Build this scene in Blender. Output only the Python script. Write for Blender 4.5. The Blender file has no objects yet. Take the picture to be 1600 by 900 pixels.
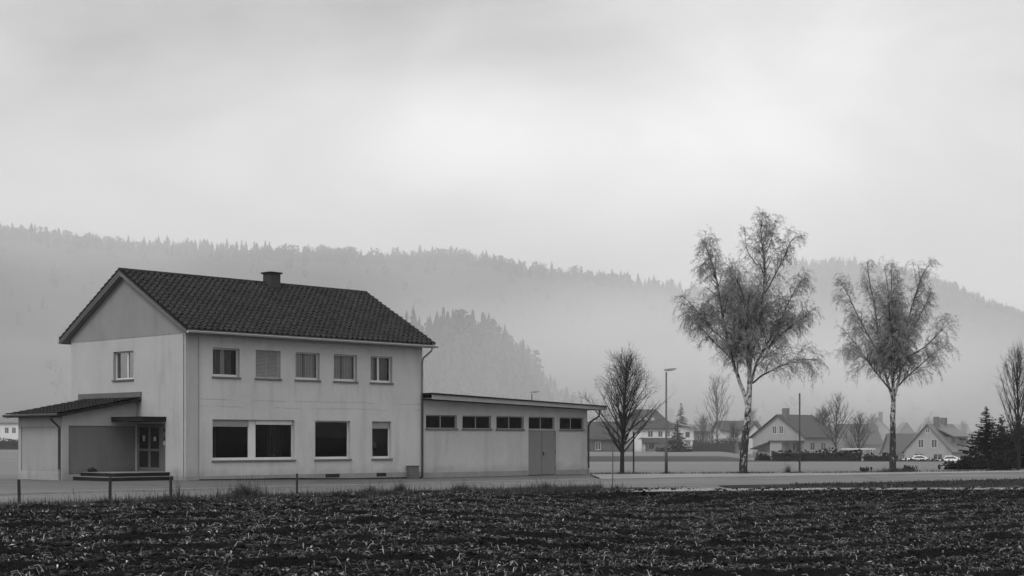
import bpy, math, random
import numpy as np
from mathutils import Vector
random.seed(7); rng = np.random.default_rng(11)
S = bpy.context.scene
COL = S.collection
F = 2348.0; HZ = 690.0; CZ = 1.6          # focal length in photo pixels, horizon row, eye height

# ------------------------------------------------------------------ helpers
def sm(a, b, x):
    t = np.clip((np.asarray(x, float) - a) / (b - a), 0, 1)
    return t * t * (3 - 2 * t)

def h(x, y):
    """height of the land"""
    x = np.asarray(x, float); y = np.asarray(y, float)
    u = 800 + F * x / np.maximum(y, 1.0)
    return -.13 * sm(-14, -4, x) - 2.0 * sm(128, 215, y) * sm(1120, 1235, u) * (1 - sm(420, 560, y))

def hf(x, y, e): return h(x, y) - .46 * sm(-2, 5, x) * sm(.1, 2.6, e - y)

def at(u, v, Y): return Vector(((u - 800) / F * Y, Y, CZ + (HZ - v) / F * Y))
def ground(u, Y):
    x = (u - 800) / F * Y
    return Vector((x, Y, float(h(x, Y))))

class MB:
    def __init__(s): s.v = []; s.f = []
    def add(s, vs, fs):
        n = len(s.v); s.v += [tuple(p) for p in vs]; s.f += [tuple(i + n for i in f) for f in fs]; return s
    def box(s, x0, x1, y0, y1, z0, z1, M=None):
        vs = [(x, y, z) for x in (x0, x1) for y in (y0, y1) for z in (z0, z1)]
        if M: vs = [M(*p) for p in vs]
        return s.add(vs, [(0, 1, 3, 2), (4, 6, 7, 5), (0, 4, 5, 1), (2, 3, 7, 6), (0, 2, 6, 4), (1, 5, 7, 3)])
    def quad(s, a, b, c, d): return s.add([a, b, c, d], [(0, 1, 2, 3)])
    def poly(s, ps): return s.add(ps, [tuple(range(len(ps)))])
    def prism(s, ps, d):
        n = len(ps); q = [tuple(Vector(p) + Vector(d)) for p in ps]
        return s.add(list(ps) + q, [tuple(range(n)), tuple(range(2 * n - 1, n - 1, -1))] + [(i, (i + 1) % n, n + (i + 1) % n, n + i) for i in range(n)])
    def tube(s, pts, r, n=8, caps=True):
        pts = np.array([tuple(p) for p in pts], float); k = len(pts)
        r = np.broadcast_to(np.asarray(r, float), (k,))
        V = ring(pts, r, n)
        fs = [(i * n + j, i * n + (j + 1) % n, (i + 1) * n + (j + 1) % n, (i + 1) * n + j) for i in range(k - 1) for j in range(n)]
        if caps: fs += [tuple(range(n - 1, -1, -1)), tuple((k - 1) * n + j for j in range(n))]
        return s.add(V, fs)

def ring(pts, r, n):
    t = np.gradient(pts, axis=0); t /= np.linalg.norm(t, axis=1, keepdims=True) + 1e-9
    m = t.mean(0); ref = np.array((1., 0, 0)) if abs(m[0]) < abs(m[2]) + 1e-6 or abs(m[0]) < .5 else np.array((0, 0, 1.))
    if abs(m @ ref) > .9 * np.linalg.norm(m): ref = np.array((0, 1., 0))
    a = np.cross(t, ref); a /= np.linalg.norm(a, axis=1, keepdims=True) + 1e-9
    b = np.cross(t, a)
    th = np.arange(n) * 2 * math.pi / n
    return (pts[:, None, :] + r[:, None, None] * (np.cos(th)[None, :, None] * a[:, None, :] + np.sin(th)[None, :, None] * b[:, None, :])).reshape(-1, 3)

class NB:
    """fast gatherer of many small pieces of one mesh"""
    def __init__(s): s.V = []; s.Q = []; s.n = 0
    def add(s, V, Q): s.V.append(np.asarray(V, float)); s.Q.append(np.asarray(Q, int) + s.n); s.n += len(V)
    def tube(s, pts, r, n=3):
        pts = np.asarray(pts, float); k = len(pts)
        i = np.arange(k - 1)[:, None]; j = np.arange(n)[None, :]; j2 = (j + 1) % n
        Q = np.stack([i * n + j, i * n + j2, (i + 1) * n + j2, (i + 1) * n + j], -1).reshape(-1, 4)
        s.add(ring(pts, np.broadcast_to(np.asarray(r, float), (k,)), n), Q)
    def quads(s, c, size, flat=0.0, aspect=1.6):
        """randomly turned small quads centred at c"""
        c = np.asarray(c, float); m = len(c)
        a = rng.normal(size=(m, 3)); a[:, 2] *= (1 - flat); a /= np.linalg.norm(a, axis=1, keepdims=True)
        b = np.cross(a, rng.normal(size=(m, 3))); b /= np.linalg.norm(b, axis=1, keepdims=True) + 1e-9
        sz = np.broadcast_to(np.asarray(size, float), (m,))[:, None]
        a = a * sz * aspect * .5; b = b * sz * .5
        V = np.stack([c - a, c + b * .9, c + a, c - b * .9], 1).reshape(-1, 3)
        s.add(V, np.arange(4 * m).reshape(m, 4))
    def arrays(s): return np.concatenate(s.V), np.concatenate(s.Q)

def link(name, me, mat, parent):
    o = bpy.data.objects.new(name, me); COL.objects.link(o)
    if mat: me.materials.append(mat)
    if parent: o.parent = parent
    return o
def obj(name, mb, mat, parent=None, smooth=False, loc=None, bevel=0):
    if isinstance(mb, NB):
        V, Q = mb.arrays(); me = bpy.data.meshes.new(name)
        me.vertices.add(len(V)); me.vertices.foreach_set('co', V.ravel().astype('f4'))
        k = Q.shape[1]
        me.loops.add(Q.size); me.loops.foreach_set('vertex_index', Q.ravel().astype('i4'))
        me.polygons.add(len(Q)); me.polygons.foreach_set('loop_start', (np.arange(len(Q)) * k).astype('i4'))
        me.update(calc_edges=True)
    else:
        me = bpy.data.meshes.new(name); me.from_pydata(mb.v, [], mb.f); me.update()
    if smooth: me.polygons.foreach_set('use_smooth', [True] * len(me.polygons))
    o = link(name, me, mat, parent)
    if loc: o.location = loc
    if bevel:
        b = o.modifiers.new('bevel', 'BEVEL'); b.width = bevel; b.segments = 2; b.limit_method = 'ANGLE'
    return o
def tag(o, label=None, cat=None, group=None, kind=None):
    if label: o['label'] = label
    if cat: o['category'] = cat
    if group: o['group'] = group
    if kind: o['kind'] = kind
    return o
def thing(name, loc, rz, label, cat, group=None):
    o = bpy.data.objects.new(name, None); COL.objects.link(o)
    o.location = loc; o.rotation_euler = (0, 0, rz); o.empty_display_size = .3
    return tag(o, label, cat, group)
def copy_tree(o, parent=None):
    c = o.copy(); COL.objects.link(c); c.parent = parent
    for ch in o.children: copy_tree(ch, c)
    return c
def struct(name, mb, mat, smooth=False): return tag(obj(name, mb, mat, None, smooth), kind='structure')

# ------------------------------------------------------------------ materials (the photograph is black and white: all greys)
def nd(t, ty, **kw):
    n = t.nodes.new(ty)
    for k, v in kw.items():
        if k.startswith('i_'): n.inputs[int(k[2:]) if k[2:].isdigit() else k[2:].replace('_', ' ')].default_value = v
        else: setattr(n, k, v)
    return n
def math_(t, op, a, b=None, clamp=False):
    n = t.nodes.new('ShaderNodeMath'); n.operation = op; n.use_clamp = clamp
    for i, x in enumerate((a, b)):
        if x is None: continue
        if isinstance(x, (int, float)): n.inputs[i].default_value = x
        else: t.links.new(x, n.inputs[i])
    return n.outputs[0]
def ramp(t, x, a, b, lo=0., hi=1.):
    n = t.nodes.new('ShaderNodeMapRange'); n.interpolation_type = 'SMOOTHSTEP'
    for i, v in enumerate((x, a, b, lo, hi)):
        if isinstance(v, (int, float)): n.inputs[i].default_value = v
        else: t.links.new(v, n.inputs[i])
    return n.outputs[0]
def noise(t, vec, scale, detail=4, rough=.55, dist=0.):
    n = nd(t, 'ShaderNodeTexNoise'); n.inputs['Scale'].default_value = scale; n.inputs['Detail'].default_value = detail
    n.inputs['Roughness'].default_value = rough; n.inputs['Distortion'].default_value = dist
    t.links.new(vec, n.inputs['Vector']); return n.outputs['Fac']
def mapping(t, vec, sc=(1, 1, 1), rot=(0, 0, 0), loc=(0, 0, 0)):
    n = t.nodes.new('ShaderNodeMapping'); n.inputs['Scale'].default_value = sc; n.inputs['Rotation'].default_value = rot; n.inputs['Location'].default_value = loc
    t.links.new(vec, n.inputs['Vector']); return n.outputs[0]
def base_mat(name, rough=.8, spec=.3, metal=0.):
    m = bpy.data.materials.new(name); m.use_nodes = True; t = m.node_tree
    b = t.nodes['Principled BSDF']; b.inputs['Roughness'].default_value = rough
    b.inputs['Specular IOR Level'].default_value = spec; b.inputs['Metallic'].default_value = metal
    c = t.nodes.new('ShaderNodeTexCoord')
    return m, t, b, c.outputs['Object']
def bump(t, b, hgt, dist, strength=1.):
    n = t.nodes.new('ShaderNodeBump'); n.inputs['Distance'].default_value = dist; n.inputs['Strength'].default_value = strength
    t.links.new(hgt, n.inputs['Height']); t.links.new(n.outputs[0], b.inputs['Normal'])
def grey(t, b, val):
    n = t.nodes.new('ShaderNodeCombineColor')
    for i in range(3): t.links.new(val, n.inputs[i])
    t.links.new(n.outputs[0], b.inputs['Base Color'])
def M(name, g, rough=.8, var=.2, scale=2., fine=25., bmp=0., spec=.3, metal=0., sc=(1, 1, 1), finevar=None):
    m, t, b, co = base_mat(name, rough, spec, metal)
    co = mapping(t, co, sc)
    n1 = noise(t, co, scale, 5); n2 = noise(t, co, fine, 3)
    fv = var * .6 if finevar is None else finevar
    v = math_(t, 'ADD', math_(t, 'MULTIPLY', math_(t, 'SUBTRACT', n1, .5), 2.6 * var), math_(t, 'MULTIPLY', math_(t, 'SUBTRACT', n2, .5), 2.6 * fv))
    grey(t, b, math_(t, 'MULTIPLY', math_(t, 'ADD', v, 1.), g))
    if bmp: bump(t, b, n2, bmp)
    return m

def plaster(name, g, cracks=False, blot=.10, runs=()):
    m, t, b, co = base_mat(name, .9, .15)
    big = noise(t, co, .55, 5, .6, .4)
    st = noise(t, mapping(t, co, (1.3, 1.3, .22)), 1.5, 4, .5, .3)
    fine = noise(t, co, 60, 3)
    mid = noise(t, co, 7, 4)
    v = math_(t, 'ADD', math_(t, 'MULTIPLY', math_(t, 'SUBTRACT', big, .5), 2.4 * blot), math_(t, 'MULTIPLY', math_(t, 'SUBTRACT', mid, .5), .16))
    v = math_(t, 'SUBTRACT', v, math_(t, 'MULTIPLY', ramp(t, st, .48, .78), .15))      # run-off streaks
    v = math_(t, 'ADD', v, math_(t, 'MULTIPLY', math_(t, 'SUBTRACT', fine, .5), .14))
    sep = t.nodes.new('ShaderNodeSeparateXYZ'); t.links.new(co, sep.inputs[0])
    z = sep.outputs[2]
    # splash-back dirt along the foot of the wall, with an uneven edge
    foot = ramp(t, math_(t, 'ADD', z, math_(t, 'MULTIPLY', noise(t, co, 1.7, 5), -.9)), -.35, .15, .2, 0.)
    v = math_(t, 'SUBTRACT', v, foot)
    if runs:
        sx = math_(t, 'ADD', sep.outputs[0], math_(t, 'MULTIPLY', math_(t, 'SUBTRACT', noise(t, mapping(t, co, (1, 1, 1.2)), 2.5, 3), .5), .16))
        tot = 0.
        for (ra, rz_, rl, rw, ram) in runs:
            across = ramp(t, math_(t, 'ABSOLUTE', math_(t, 'SUBTRACT', sx, ra)), 0., rw, 1., 0.)
            down = math_(t, 'MULTIPLY', ramp(t, z, rz_ - rl, rz_ - .1, 0., 1.), math_(t, 'LESS_THAN', z, rz_))
            tot = math_(t, 'ADD', tot, math_(t, 'MULTIPLY', math_(t, 'MULTIPLY', across, down), ram))
        v = math_(t, 'SUBTRACT', v, tot)
    if cracks:
        for zz, amp, lo, hi in ((3.36, .05, .42, .5), (3.06, .07, .45, .52)):
            wob = math_(t, 'ADD', z, math_(t, 'MULTIPLY', math_(t, 'SUBTRACT', noise(t, co, 1.1, 6), .5), amp * 3))
            ln = ramp(t, math_(t, 'ABSOLUTE', math_(t, 'SUBTRACT', wob, zz)), .0, .03, 1., 0.)
            gate = ramp(t, noise(t, mapping(t, co, (1, 1, 0), loc=(zz * 3, 0, 0)), .5, 3), lo, hi)
            v = math_(t, 'SUBTRACT', v, math_(t, 'MULTIPLY', math_(t, 'MULTIPLY', ln, gate), .3))
    grey(t, b, math_(t, 'MULTIPLY', math_(t, 'ADD', v, 1.), g))
    bump(t, b, math_(t, 'ADD', fine, math_(t, 'MULTIPLY', mid, .8)), .012, .7)
    return m

def asphalt(name, g, rough):
    m, t, b, co = base_mat(name, rough, .4)
    lo = noise(t, mapping(t, co, (.35, 1., 1)), .16, 5, .6, .6); mid = noise(t, co, 1.3, 5, .65); fi = noise(t, co, 55, 2)
    v = math_(t, 'ADD', math_(t, 'MULTIPLY', math_(t, 'SUBTRACT', lo, .5), 1.5), math_(t, 'MULTIPLY', math_(t, 'SUBTRACT', mid, .5), .45))
    v = math_(t, 'ADD', v, math_(t, 'MULTIPLY', math_(t, 'SUBTRACT', fi, .5), .5))
    # long repair seams
    vo = nd(t, 'ShaderNodeTexVoronoi', feature='DISTANCE_TO_EDGE'); vo.inputs['Scale'].default_value = .16
    t.links.new(mapping(t, co, (.35, 1, 1)), vo.inputs['Vector'])
    v = math_(t, 'SUBTRACT', v, ramp(t, vo.outputs['Distance'], .0, .012, .35, 0.))
    grey(t, b, math_(t, 'MULTIPLY', math_(t, 'ADD', v, 1.), g))
    t.links.new(ramp(t, lo, .35, .65, rough - .14, rough + .18), b.inputs['Roughness'])
    bump(t, b, fi, .006, .6)
    return m

def bark_birch(name):
    m, t, b, co = base_mat(name, .8, .2)
    sep = t.nodes.new('ShaderNodeSeparateXYZ'); t.links.new(co, sep.inputs[0]); z = sep.outputs[2]
    pat = noise(t, mapping(t, co, (5, 5, 2.3)), 1.6, 5, .6, .8)
    bands = noise(t, mapping(t, co, (2.5, 2.5, 9)), 1.7, 3, .6)
    thr = ramp(t, z, .8, 5., .36, .52)
    d1 = ramp(t, pat, thr, math_(t, 'ADD', thr, .06))
    d2 = ramp(t, bands, .58, .64)
    dark = math_(t, 'MAXIMUM', d1, math_(t, 'MULTIPLY', d2, .8))
    # bark of thin limbs higher up is dark brown-grey
    hi = ramp(t, z, 4.6, 8.0, 0., .75)
    white = math_(t, 'MULTIPLY', math_(t, 'SUBTRACT', 1., hi), .36)
    grey(t, b, math_(t, 'ADD', math_(t, 'MULTIPLY', math_(t, 'SUBTRACT', 1., dark), white), .028))
    bump(t, b, pat, .03, .6)
    return m

def leafmat(name, g, var=.5, spec=.3, rough=.55, trans=.0, skew=0):
    """foliage: tone differs from leaf to leaf (each leaf is a mesh island)"""
    m, t, b, co = base_mat(name, rough, spec)
    geo = t.nodes.new('ShaderNodeNewGeometry')
    r = geo.outputs['Random Per Island']
    n = noise(t, co, 1.2, 3)
    v = math_(t, 'ADD', math_(t, 'MULTIPLY', math_(t, 'SUBTRACT', r, .5), 2 * var), math_(t, 'MULTIPLY', math_(t, 'SUBTRACT', n, .5), var))
    if skew: v = math_(t, 'ADD', math_(t, 'MULTIPLY', math_(t, 'POWER', r, skew), 4.5), math_(t, 'ADD', math_(t, 'MULTIPLY', math_(t, 'SUBTRACT', n, .5), .8), -.65))
    grey(t, b, math_(t, 'MAXIMUM', math_(t, 'MULTIPLY', math_(t, 'ADD', v, 1.), g), .004))
    if trans: b.inputs['Transmission Weight'].default_value = 0
    return m

def glass(name, tint=.55, refl=.35):
    m = bpy.data.materials.new(name); m.use_nodes = True; t = m.node_tree
    for n in list(t.nodes): t.nodes.remove(n)
    o = t.nodes.new('ShaderNodeOutputMaterial'); mx = t.nodes.new('ShaderNodeMixShader')
    tr = t.nodes.new('ShaderNodeBsdfTransparent'); tr.inputs[0].default_value = (tint, tint, tint, 1)
    gl = t.nodes.new('ShaderNodeBsdfGlossy'); gl.inputs['Roughness'].default_value = .03; gl.inputs[0].default_value = (refl, refl, refl, 1)
    fr = t.nodes.new('ShaderNodeFresnel'); fr.inputs[0].default_value = 1.45
    t.links.new(fr.outputs[0], mx.inputs[0]); t.links.new(tr.outputs[0], mx.inputs[1]); t.links.new(gl.outputs[0], mx.inputs[2]); t.links.new(mx.outputs[0], o.inputs[0])
    return m

m_wall = None
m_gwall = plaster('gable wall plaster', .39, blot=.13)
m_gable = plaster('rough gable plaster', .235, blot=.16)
m_shedwall = plaster('shed plaster', .44, blot=.13)
m_corner = plaster('corner plaster', .36)
m_annex = plaster('annex plaster', .36)
m_infill = plaster('infill board', .15, blot=.05)
m_infill2 = plaster('end infill plaster', .30)
m_plinth = M('plinth concrete', .24, .9, .25, 1.5, 30, .01)
m_tile = M('dark roof tiles', .019, .75, .6, 1.1, 6, .004, spec=.12, finevar=.7)
m_ridge = M('ridge tiles', .018, .75, .3, 3, spec=.12)
m_felt = M('roofing felt', .016, .9, .3, 1.5, spec=.1)
m_zinc = M('zinc gutter', .42, .45, .15, 3, metal=.3, spec=.5)
m_pipe = M('weathered downpipe', .04, .6, .3, 3, metal=.2)
m_lightpipe = M('pale downpipe', .2, .6, .25, 3)
m_fascia = M('fascia board', .30, .75, .15, 2, 20)
m_soffit = M('soffit boards', .16, .8, .2, 2)
m_wood = M('weathered wood', .022, .85, .4, 3, 40, .006, sc=(4, 4, .5))
m_frame = M('white window frame', .60, .5, .08, 4)
m_frame2 = M('grey window frame', .26, .5, .1, 4)
m_sill = M('stone sill', .12, .7, .25, 6)
m_door = M('grey sheet door', .17, .55, .08, 2, 12)
m_doorframe = M('door frame aluminium', .115, .45, .12, 3, metal=.2)
m_glass = glass('window glass', .85, .3)
m_glassd = glass('dark window glass', .45, .12)
m_curtain = M('net curtain', .52, .9, .1, 6)
m_curtaind = M('dim curtain', .12, .9, .2, 4)
m_blind = M('slatted blind', .28, .6, .12, 5)
m_room = M('dim room', .006, .9, .3, 1)
m_black = M('dark opening', .005, .8, .2, 4)
m_step = M('step concrete', .17, .8, .3, 3, 30, .006)
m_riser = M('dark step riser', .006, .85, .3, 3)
m_paper = M('paper notice', .35, .8, .15, 8)
m_metal = M('galvanised steel', .26, .5, .2, 3, 25, metal=.4)
m_pole = M('dark pole', .10, .55, .25, 3, metal=.3)
m_lamphead = M('lamp housing', .2, .5, .1, 5)
m_asph = asphalt('road asphalt', .075, .6)
m_yard = asphalt('yard asphalt', .062, .65)
m_path = asphalt('path asphalt', .15, .55)
m_pave = asphalt('pavement asphalt', .15, .6)
m_kerb = M('kerb stone', .26, .7, .2, 2, 20)
m_lawn = M('meadow grass', .135, .95, .22, .05, 1.2, .02, spec=.1, sc=(.6, 1.3, 1))
m_bank = M('dark bank grass', .05, .95, .35, .15, 2, .03, spec=.1)
m_soil = M('dark wet soil', .006, .95, .5, 2.5, 18, .05, spec=.04)
m_clod = leafmat('earth clods', .02, .7, .08, .8)
m_verge = M('verge turf', .016, .95, .4, 1.2, 18, .03, spec=.1)
m_crop = leafmat('crop leaves', .031, .95, .14, .4, skew=4.)
m_dry = leafmat('withered leaves', .25, .8, .15, .6)
m_grass = leafmat('verge grass blades', .026, .7, .2, .6)
m_weed = leafmat('dry weed stems', .05, .6, .2, .7)
m_hill = M('forest floor', .03, 1., .3, .01, .08, spec=0)
m_forest = leafmat('forest trees', .026, .4, 0., 1.)
m_birch = bark_birch('birch bark')
m_limb = M('birch limb bark', .03, .85, .35, 3, 30)
m_twig = leafmat('birch twigs', .19, .4, .15, .7)
m_bleaf = leafmat('birch leaves', .25, .7, .25, .6)
m_bark = M('dark bark', .016, .9, .4, 6, 40, .01, sc=(3, 3, .6))
m_bark2 = M('grey bark', .08, .9, .3, 5, 40)
m_twigd = leafmat('bare twigs', .034, .4, .1, .8)
m_twigg = leafmat('grey twigs', .07, .4, .1, .8)
m_needle = leafmat('dark needles', .009, .5, .15, .7)
m_needle2 = leafmat('spruce needles', .028, .4, .1, .8)
m_shrub = leafmat('shrub leaves', .011, .6, .2, .6)
m_hedge = leafmat('hedge leaves', .034, .5, .15, .7)
m_hwall = plaster('white house wall', .62, blot=.05)
m_hgrey = plaster('grey house wall', .30, blot=.05)
m_hdark = plaster('dark barn boards', .09, blot=.05)
m_hdull = plaster('dull house wall', .16, blot=.05)
m_hroof = M('village roof tiles', .035, .8, .2, 1, 14)
m_hroof2 = M('pale flat roof', .30, .8, .1, 1)
m_hroof3 = M('grey roof tiles', .12, .8, .2, 1, 14)
m_hwin = M('dark panes', .05, .2, .2, 3, spec=.5)
m_car = M('white car paint', .75, .3, .03, 1, spec=.5)
m_tyre = M('tyre rubber', .02, .8, .2, 5)

# ------------------------------------------------------------------ camera, light, sky
cam = bpy.data.cameras.new('camera'); co_ = bpy.data.objects.new('camera', cam); COL.objects.link(co_)
co_.location = (0, 0, CZ); co_.rotation_euler = (math.pi / 2, 0, 0)
cam.sensor_width = 36; cam.lens = F / 1600 * 36; cam.shift_y = (HZ - 450) / 1600; cam.clip_end = 8000; cam.clip_start = .1
S.camera = co_
SUN_EL, SUN_AZ = math.radians(48), math.radians(-146)     # azimuth from +Y, clockwise: light from the left, slightly behind the camera
sd = Vector((math.sin(SUN_AZ) * math.cos(SUN_EL), math.cos(SUN_AZ) * math.cos(SUN_EL), math.sin(SUN_EL)))
sun = bpy.data.lights.new('sun', 'SUN'); sun.energy = 1.3; sun.angle = math.radians(25); sun.color = (1, 1, 1)
so = bpy.data.objects.new('sun', sun); COL.objects.link(so); so.rotation_euler = sd.to_track_quat('Z', 'Y').to_euler()

W = bpy.data.worlds.new('World'); S.world = W; W.use_nodes = True; t = W.node_tree
bg = t.nodes['Background']; bg.inputs[1].default_value = .1
sky = nd(t, 'ShaderNodeTexSky', sky_type='NISHITA', sun_disc=False, sun_elevation=SUN_EL, sun_rotation=SUN_AZ)
bw = t.nodes.new('ShaderNodeRGBToBW'); t.links.new(sky.outputs[0], bw.inputs[0])
tc = t.nodes.new('ShaderNodeTexCoord'); g = tc.outputs['Generated']
sp = t.nodes.new('ShaderNodeSeparateXYZ'); t.links.new(g, sp.inputs[0])
n1 = noise(t, mapping(t, g, (1.0, 1.0, 3.0), loc=(3.1, .4, .25)), 2.3, 5, .5, .5)
n2 = noise(t, mapping(t, g, (1.0, 1.0, 2.0), loc=(.7, 2.2, 1.3)), 5.5, 6, .55, .9)
cl = math_(t, 'ADD', math_(t, 'MULTIPLY', math_(t, 'SUBTRACT', n1, .5), 7.5), math_(t, 'MULTIPLY', math_(t, 'SUBTRACT', n2, .5), 3.8))
def glowspot(d, r, amp):
    d = Vector(d).normalized()
    vm = nd(t, 'ShaderNodeVectorMath', operation='DISTANCE'); t.links.new(mapping(t, g, (1, 1, 1.9)), vm.inputs[0]); vm.inputs[1].default_value = (d.x, d.y, d.z * 1.9)
    return ramp(t, vm.outputs['Value'], 0., r, amp, 0.)
def pd(u, v): return ((u - 800) / F, 1, (HZ - v) / F)
lum = math_(t, 'ADD', cl, 7.0)
for (u, v, r, a) in ((700, 215, .13, 2.6), (1230, 150, .30, 2.0), (900, 90, .18, -2.2), (150, 100, .45, -1.6), (60, 340, .22, 1.3), (1580, 280, .2, -.8), (520, 340, .22, 1.2), (1000, 360, .2, 1.0)):
    lum = math_(t, 'ADD', lum, glowspot(pd(u, v), r, a))
zen = ramp(t, sp.outputs[2], .30, .95, 1., 1.9)        # an overcast sky is brighter overhead
lum = math_(t, 'MULTIPLY', lum, zen)
mixn = math_(t, 'ADD', math_(t, 'MULTIPLY', lum, .88), math_(t, 'MULTIPLY', bw.outputs[0], .12))
cc = t.nodes.new('ShaderNodeCombineColor')
for i in range(3): t.links.new(mixn, cc.inputs[i])
t.links.new(cc.outputs[0], bg.inputs[0])
S.view_settings.view_transform = 'Standard'; S.view_settings.look = 'None'; S.view_settings.gamma = 1; S.view_settings.exposure = .2
S.view_settings.use_curve_mapping = False
S.cycles.max_bounces = 7; S.cycles.transparent_max_bounces = 12; S.cycles.volume_bounces = 2
S.cycles.use_denoising = True; S.cycles.sample_clamp_indirect = 4
S.cycles.caustics_reflective = False; S.cycles.caustics_refractive = False

MIST_BASE = .00047; MIST_TOP = .0009
MIST_LOBES = (((105, 880, 52), (230, 240, 56), .0042), ((300, 980, 40), (260, 260, 60), .0009), ((-48, 900, 95), (60, 120, 70), .0012), ((-330, 950, 20), (260, 260, 50), .0006), ((10, 600, 12), (210, 190, 62), .0009), ((40, 640, 30), (110, 120, 60), .0012), ((85, 330, 8), (230, 190, 40), .0019), ((-250, 800, 40), (260, 260, 110), .0007))
# haze: one closed box round everything
hz = MB().box(-1700, 1900, -260, 2300, -6, 240)
hm = bpy.data.materials.new('haze'); hm.use_nodes = True; ht = hm.node_tree
for n in list(ht.nodes): ht.nodes.remove(n)
ho = ht.nodes.new('ShaderNodeOutputMaterial'); pv = ht.nodes.new('ShaderNodeVolumePrincipled')
pv.inputs['Color'].default_value = (.97, .97, .97, 1); pv.inputs['Density'].default_value = .00022; pv.inputs['Anisotropy'].default_value = .15
ht.links.new(pv.outputs[0], ho.inputs['Volume'])
tag(obj('haze', hz, hm), kind='stuff')
# low cloud and valley mist drifting in front of the wooded hills: soft-edged, thinning to nothing at its bounds
mm = bpy.data.materials.new('mist'); mm.use_nodes = True; t = mm.node_tree
for n in list(t.nodes): t.nodes.remove(n)
mo = t.nodes.new('ShaderNodeOutputMaterial'); pv = t.nodes.new('ShaderNodeVolumePrincipled'); pv.inputs['Color'].default_value = (.99, .99, .99, 1); pv.inputs['Anisotropy'].default_value = .15
oc = t.nodes.new('ShaderNodeTexCoord').outputs['Object']; sp = t.nodes.new('ShaderNodeSeparateXYZ'); t.links.new(oc, sp.inputs[0])
def lobe(c, r, amp):
    mp = mapping(t, oc, tuple(1 / q for q in r), loc=tuple(-a / b for a, b in zip(c, r)))
    vm = nd(t, 'ShaderNodeVectorMath', operation='LENGTH'); t.links.new(mp, vm.inputs[0])
    return ramp(t, vm.outputs['Value'], .15, 1., amp, 0.)
den = ramp(t, sp.outputs[1], 165., 460., 0., MIST_BASE)
den = math_(t, 'ADD', den, math_(t, 'MULTIPLY', ramp(t, sp.outputs[2], 95., 190., 0., MIST_TOP), ramp(t, sp.outputs[1], 700., 1000.)))
for c_, r_, a_ in MIST_LOBES: den = math_(t, 'ADD', den, lobe(c_, r_, a_))
wis = noise(t, mapping(t, oc, (.006, .004, .018)), 1., 3, .55, .5)
den = math_(t, 'MULTIPLY', den, ramp(t, wis, .3, .7, .55, 1.45))
for ax, lo_, hi_ in ((0, -900, 1100), (1, 160, 1620)):
    den = math_(t, 'MULTIPLY', den, ramp(t, sp.outputs[ax], lo_, lo_ + 120)); den = math_(t, 'MULTIPLY', den, ramp(t, sp.outputs[ax], hi_ - 120, hi_, 1., 0.))
den = math_(t, 'MULTIPLY', den, ramp(t, sp.outputs[2], 205., 232., 1., 0.))
t.links.new(den, pv.inputs['Density']); t.links.new(pv.outputs[0], mo.inputs['Volume'])
mb_o = tag(obj('mist', MB().box(-900, 1100, 160, 1620, -4, 234), mm), kind='stuff')
S.cycles.volume_step_rate = .7; S.cycles.volume_max_steps = 64

# ------------------------------------------------------------------ land
xs = np.unique(np.concatenate([np.linspace(-1600, -60, 30), np.arange(-60, 61, 1.), np.linspace(60, 400, 40), np.linspace(400, 1800, 30)]))
ys = np.unique(np.concatenate([np.linspace(-250, 0, 6), np.arange(0, 130, 5.), np.arange(128, 300, 6.), np.linspace(300, 600, 20), np.linspace(600, 2200, 10)]))
X, Y = np.meshgrid(xs, ys); Z = h(X, Y)
def grid(name, X, Y, Z, mat, smooth=True):
    r, c = X.shape
    V = np.stack([X, Y, Z], -1).reshape(-1, 3)
    i = np.arange(r - 1)[:, None]; j = np.arange(c - 1)[None, :]
    Q = np.stack([i * c + j, i * c + j + 1, (i + 1) * c + j + 1, (i + 1) * c + j], -1).reshape(-1, 4)
    nb = NB(); nb.add(V, Q); return struct(name, nb, mat, smooth)

def curve(pts):
    px = np.array([p[0] for p in pts], float); py = np.array([p[1] for p in pts], float)
    def f(x):
        x = np.asarray(x, float); s = 0
        for d in (-1.6, -.8, 0, .8, 1.6): s = s + np.interp(x + d, px, py)
        return s / 5
    return f
E = curve([(-60, -42), (-40, -10), (-20, 22), (-12.4, 34.2), (-9, 40), (-6.4, 45.3), (-2.1, 49), (2.8, 50.8), (11, 53), (18, 53.6), (40, 55), (90, 57)])
R0 = curve([(-60, -40), (-40, -7), (-20, 24.8), (-12.4, 36.9), (-9, 42.4), (-6.4, 47.6), (-2.1, 51.2), (1, 53.6), (4.8, 56.7), (14, 61.8), (23.4, 68.8), (40, 81), (90, 118)])
R1 = curve([(-60, -12), (-40, 14), (-25, 33), (-15, 44.4), (-10.4, 50), (-7.7, 55.5), (-2.6, 61.5), (2.8, 66), (6, 69), (17.3, 75.5), (27, 82), (40, 91), (90, 127)])
P1 = curve([(-3, 52.9), (2.8, 53.6), (6, 54.8), (11, 55.6), (18, 55.9), (40, 57.3), (90, 59.3)])
K1 = curve([(2, 74), (4, 77), (10, 78), (17, 79.6), (27, 85), (40, 94), (90, 130)])
YB = curve([(-90, 62), (-21, 64.6), (-14, 67), (3.9, 80.5), (5.5, 78)])
grid('ground', X, Y, Z - .8 * (Y < E(X) - .2), m_lawn)
def strip(name, x0, x1, lo, hi, dz, mat, rows=8, step=1.):
    x = np.arange(x0, x1 + .01, step); tt = np.linspace(0, 1, rows + 1)[:, None]
    a, b = lo(x)[None, :], hi(x)[None, :]
    Yg = a * (1 - tt) + b * tt; Xg = np.broadcast_to(x[None, :], Yg.shape)
    return grid(name, Xg, Yg, h(Xg, Yg) + dz, mat)
strip('yard', -60, 6, R1, YB, .006, m_yard, 10)
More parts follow.
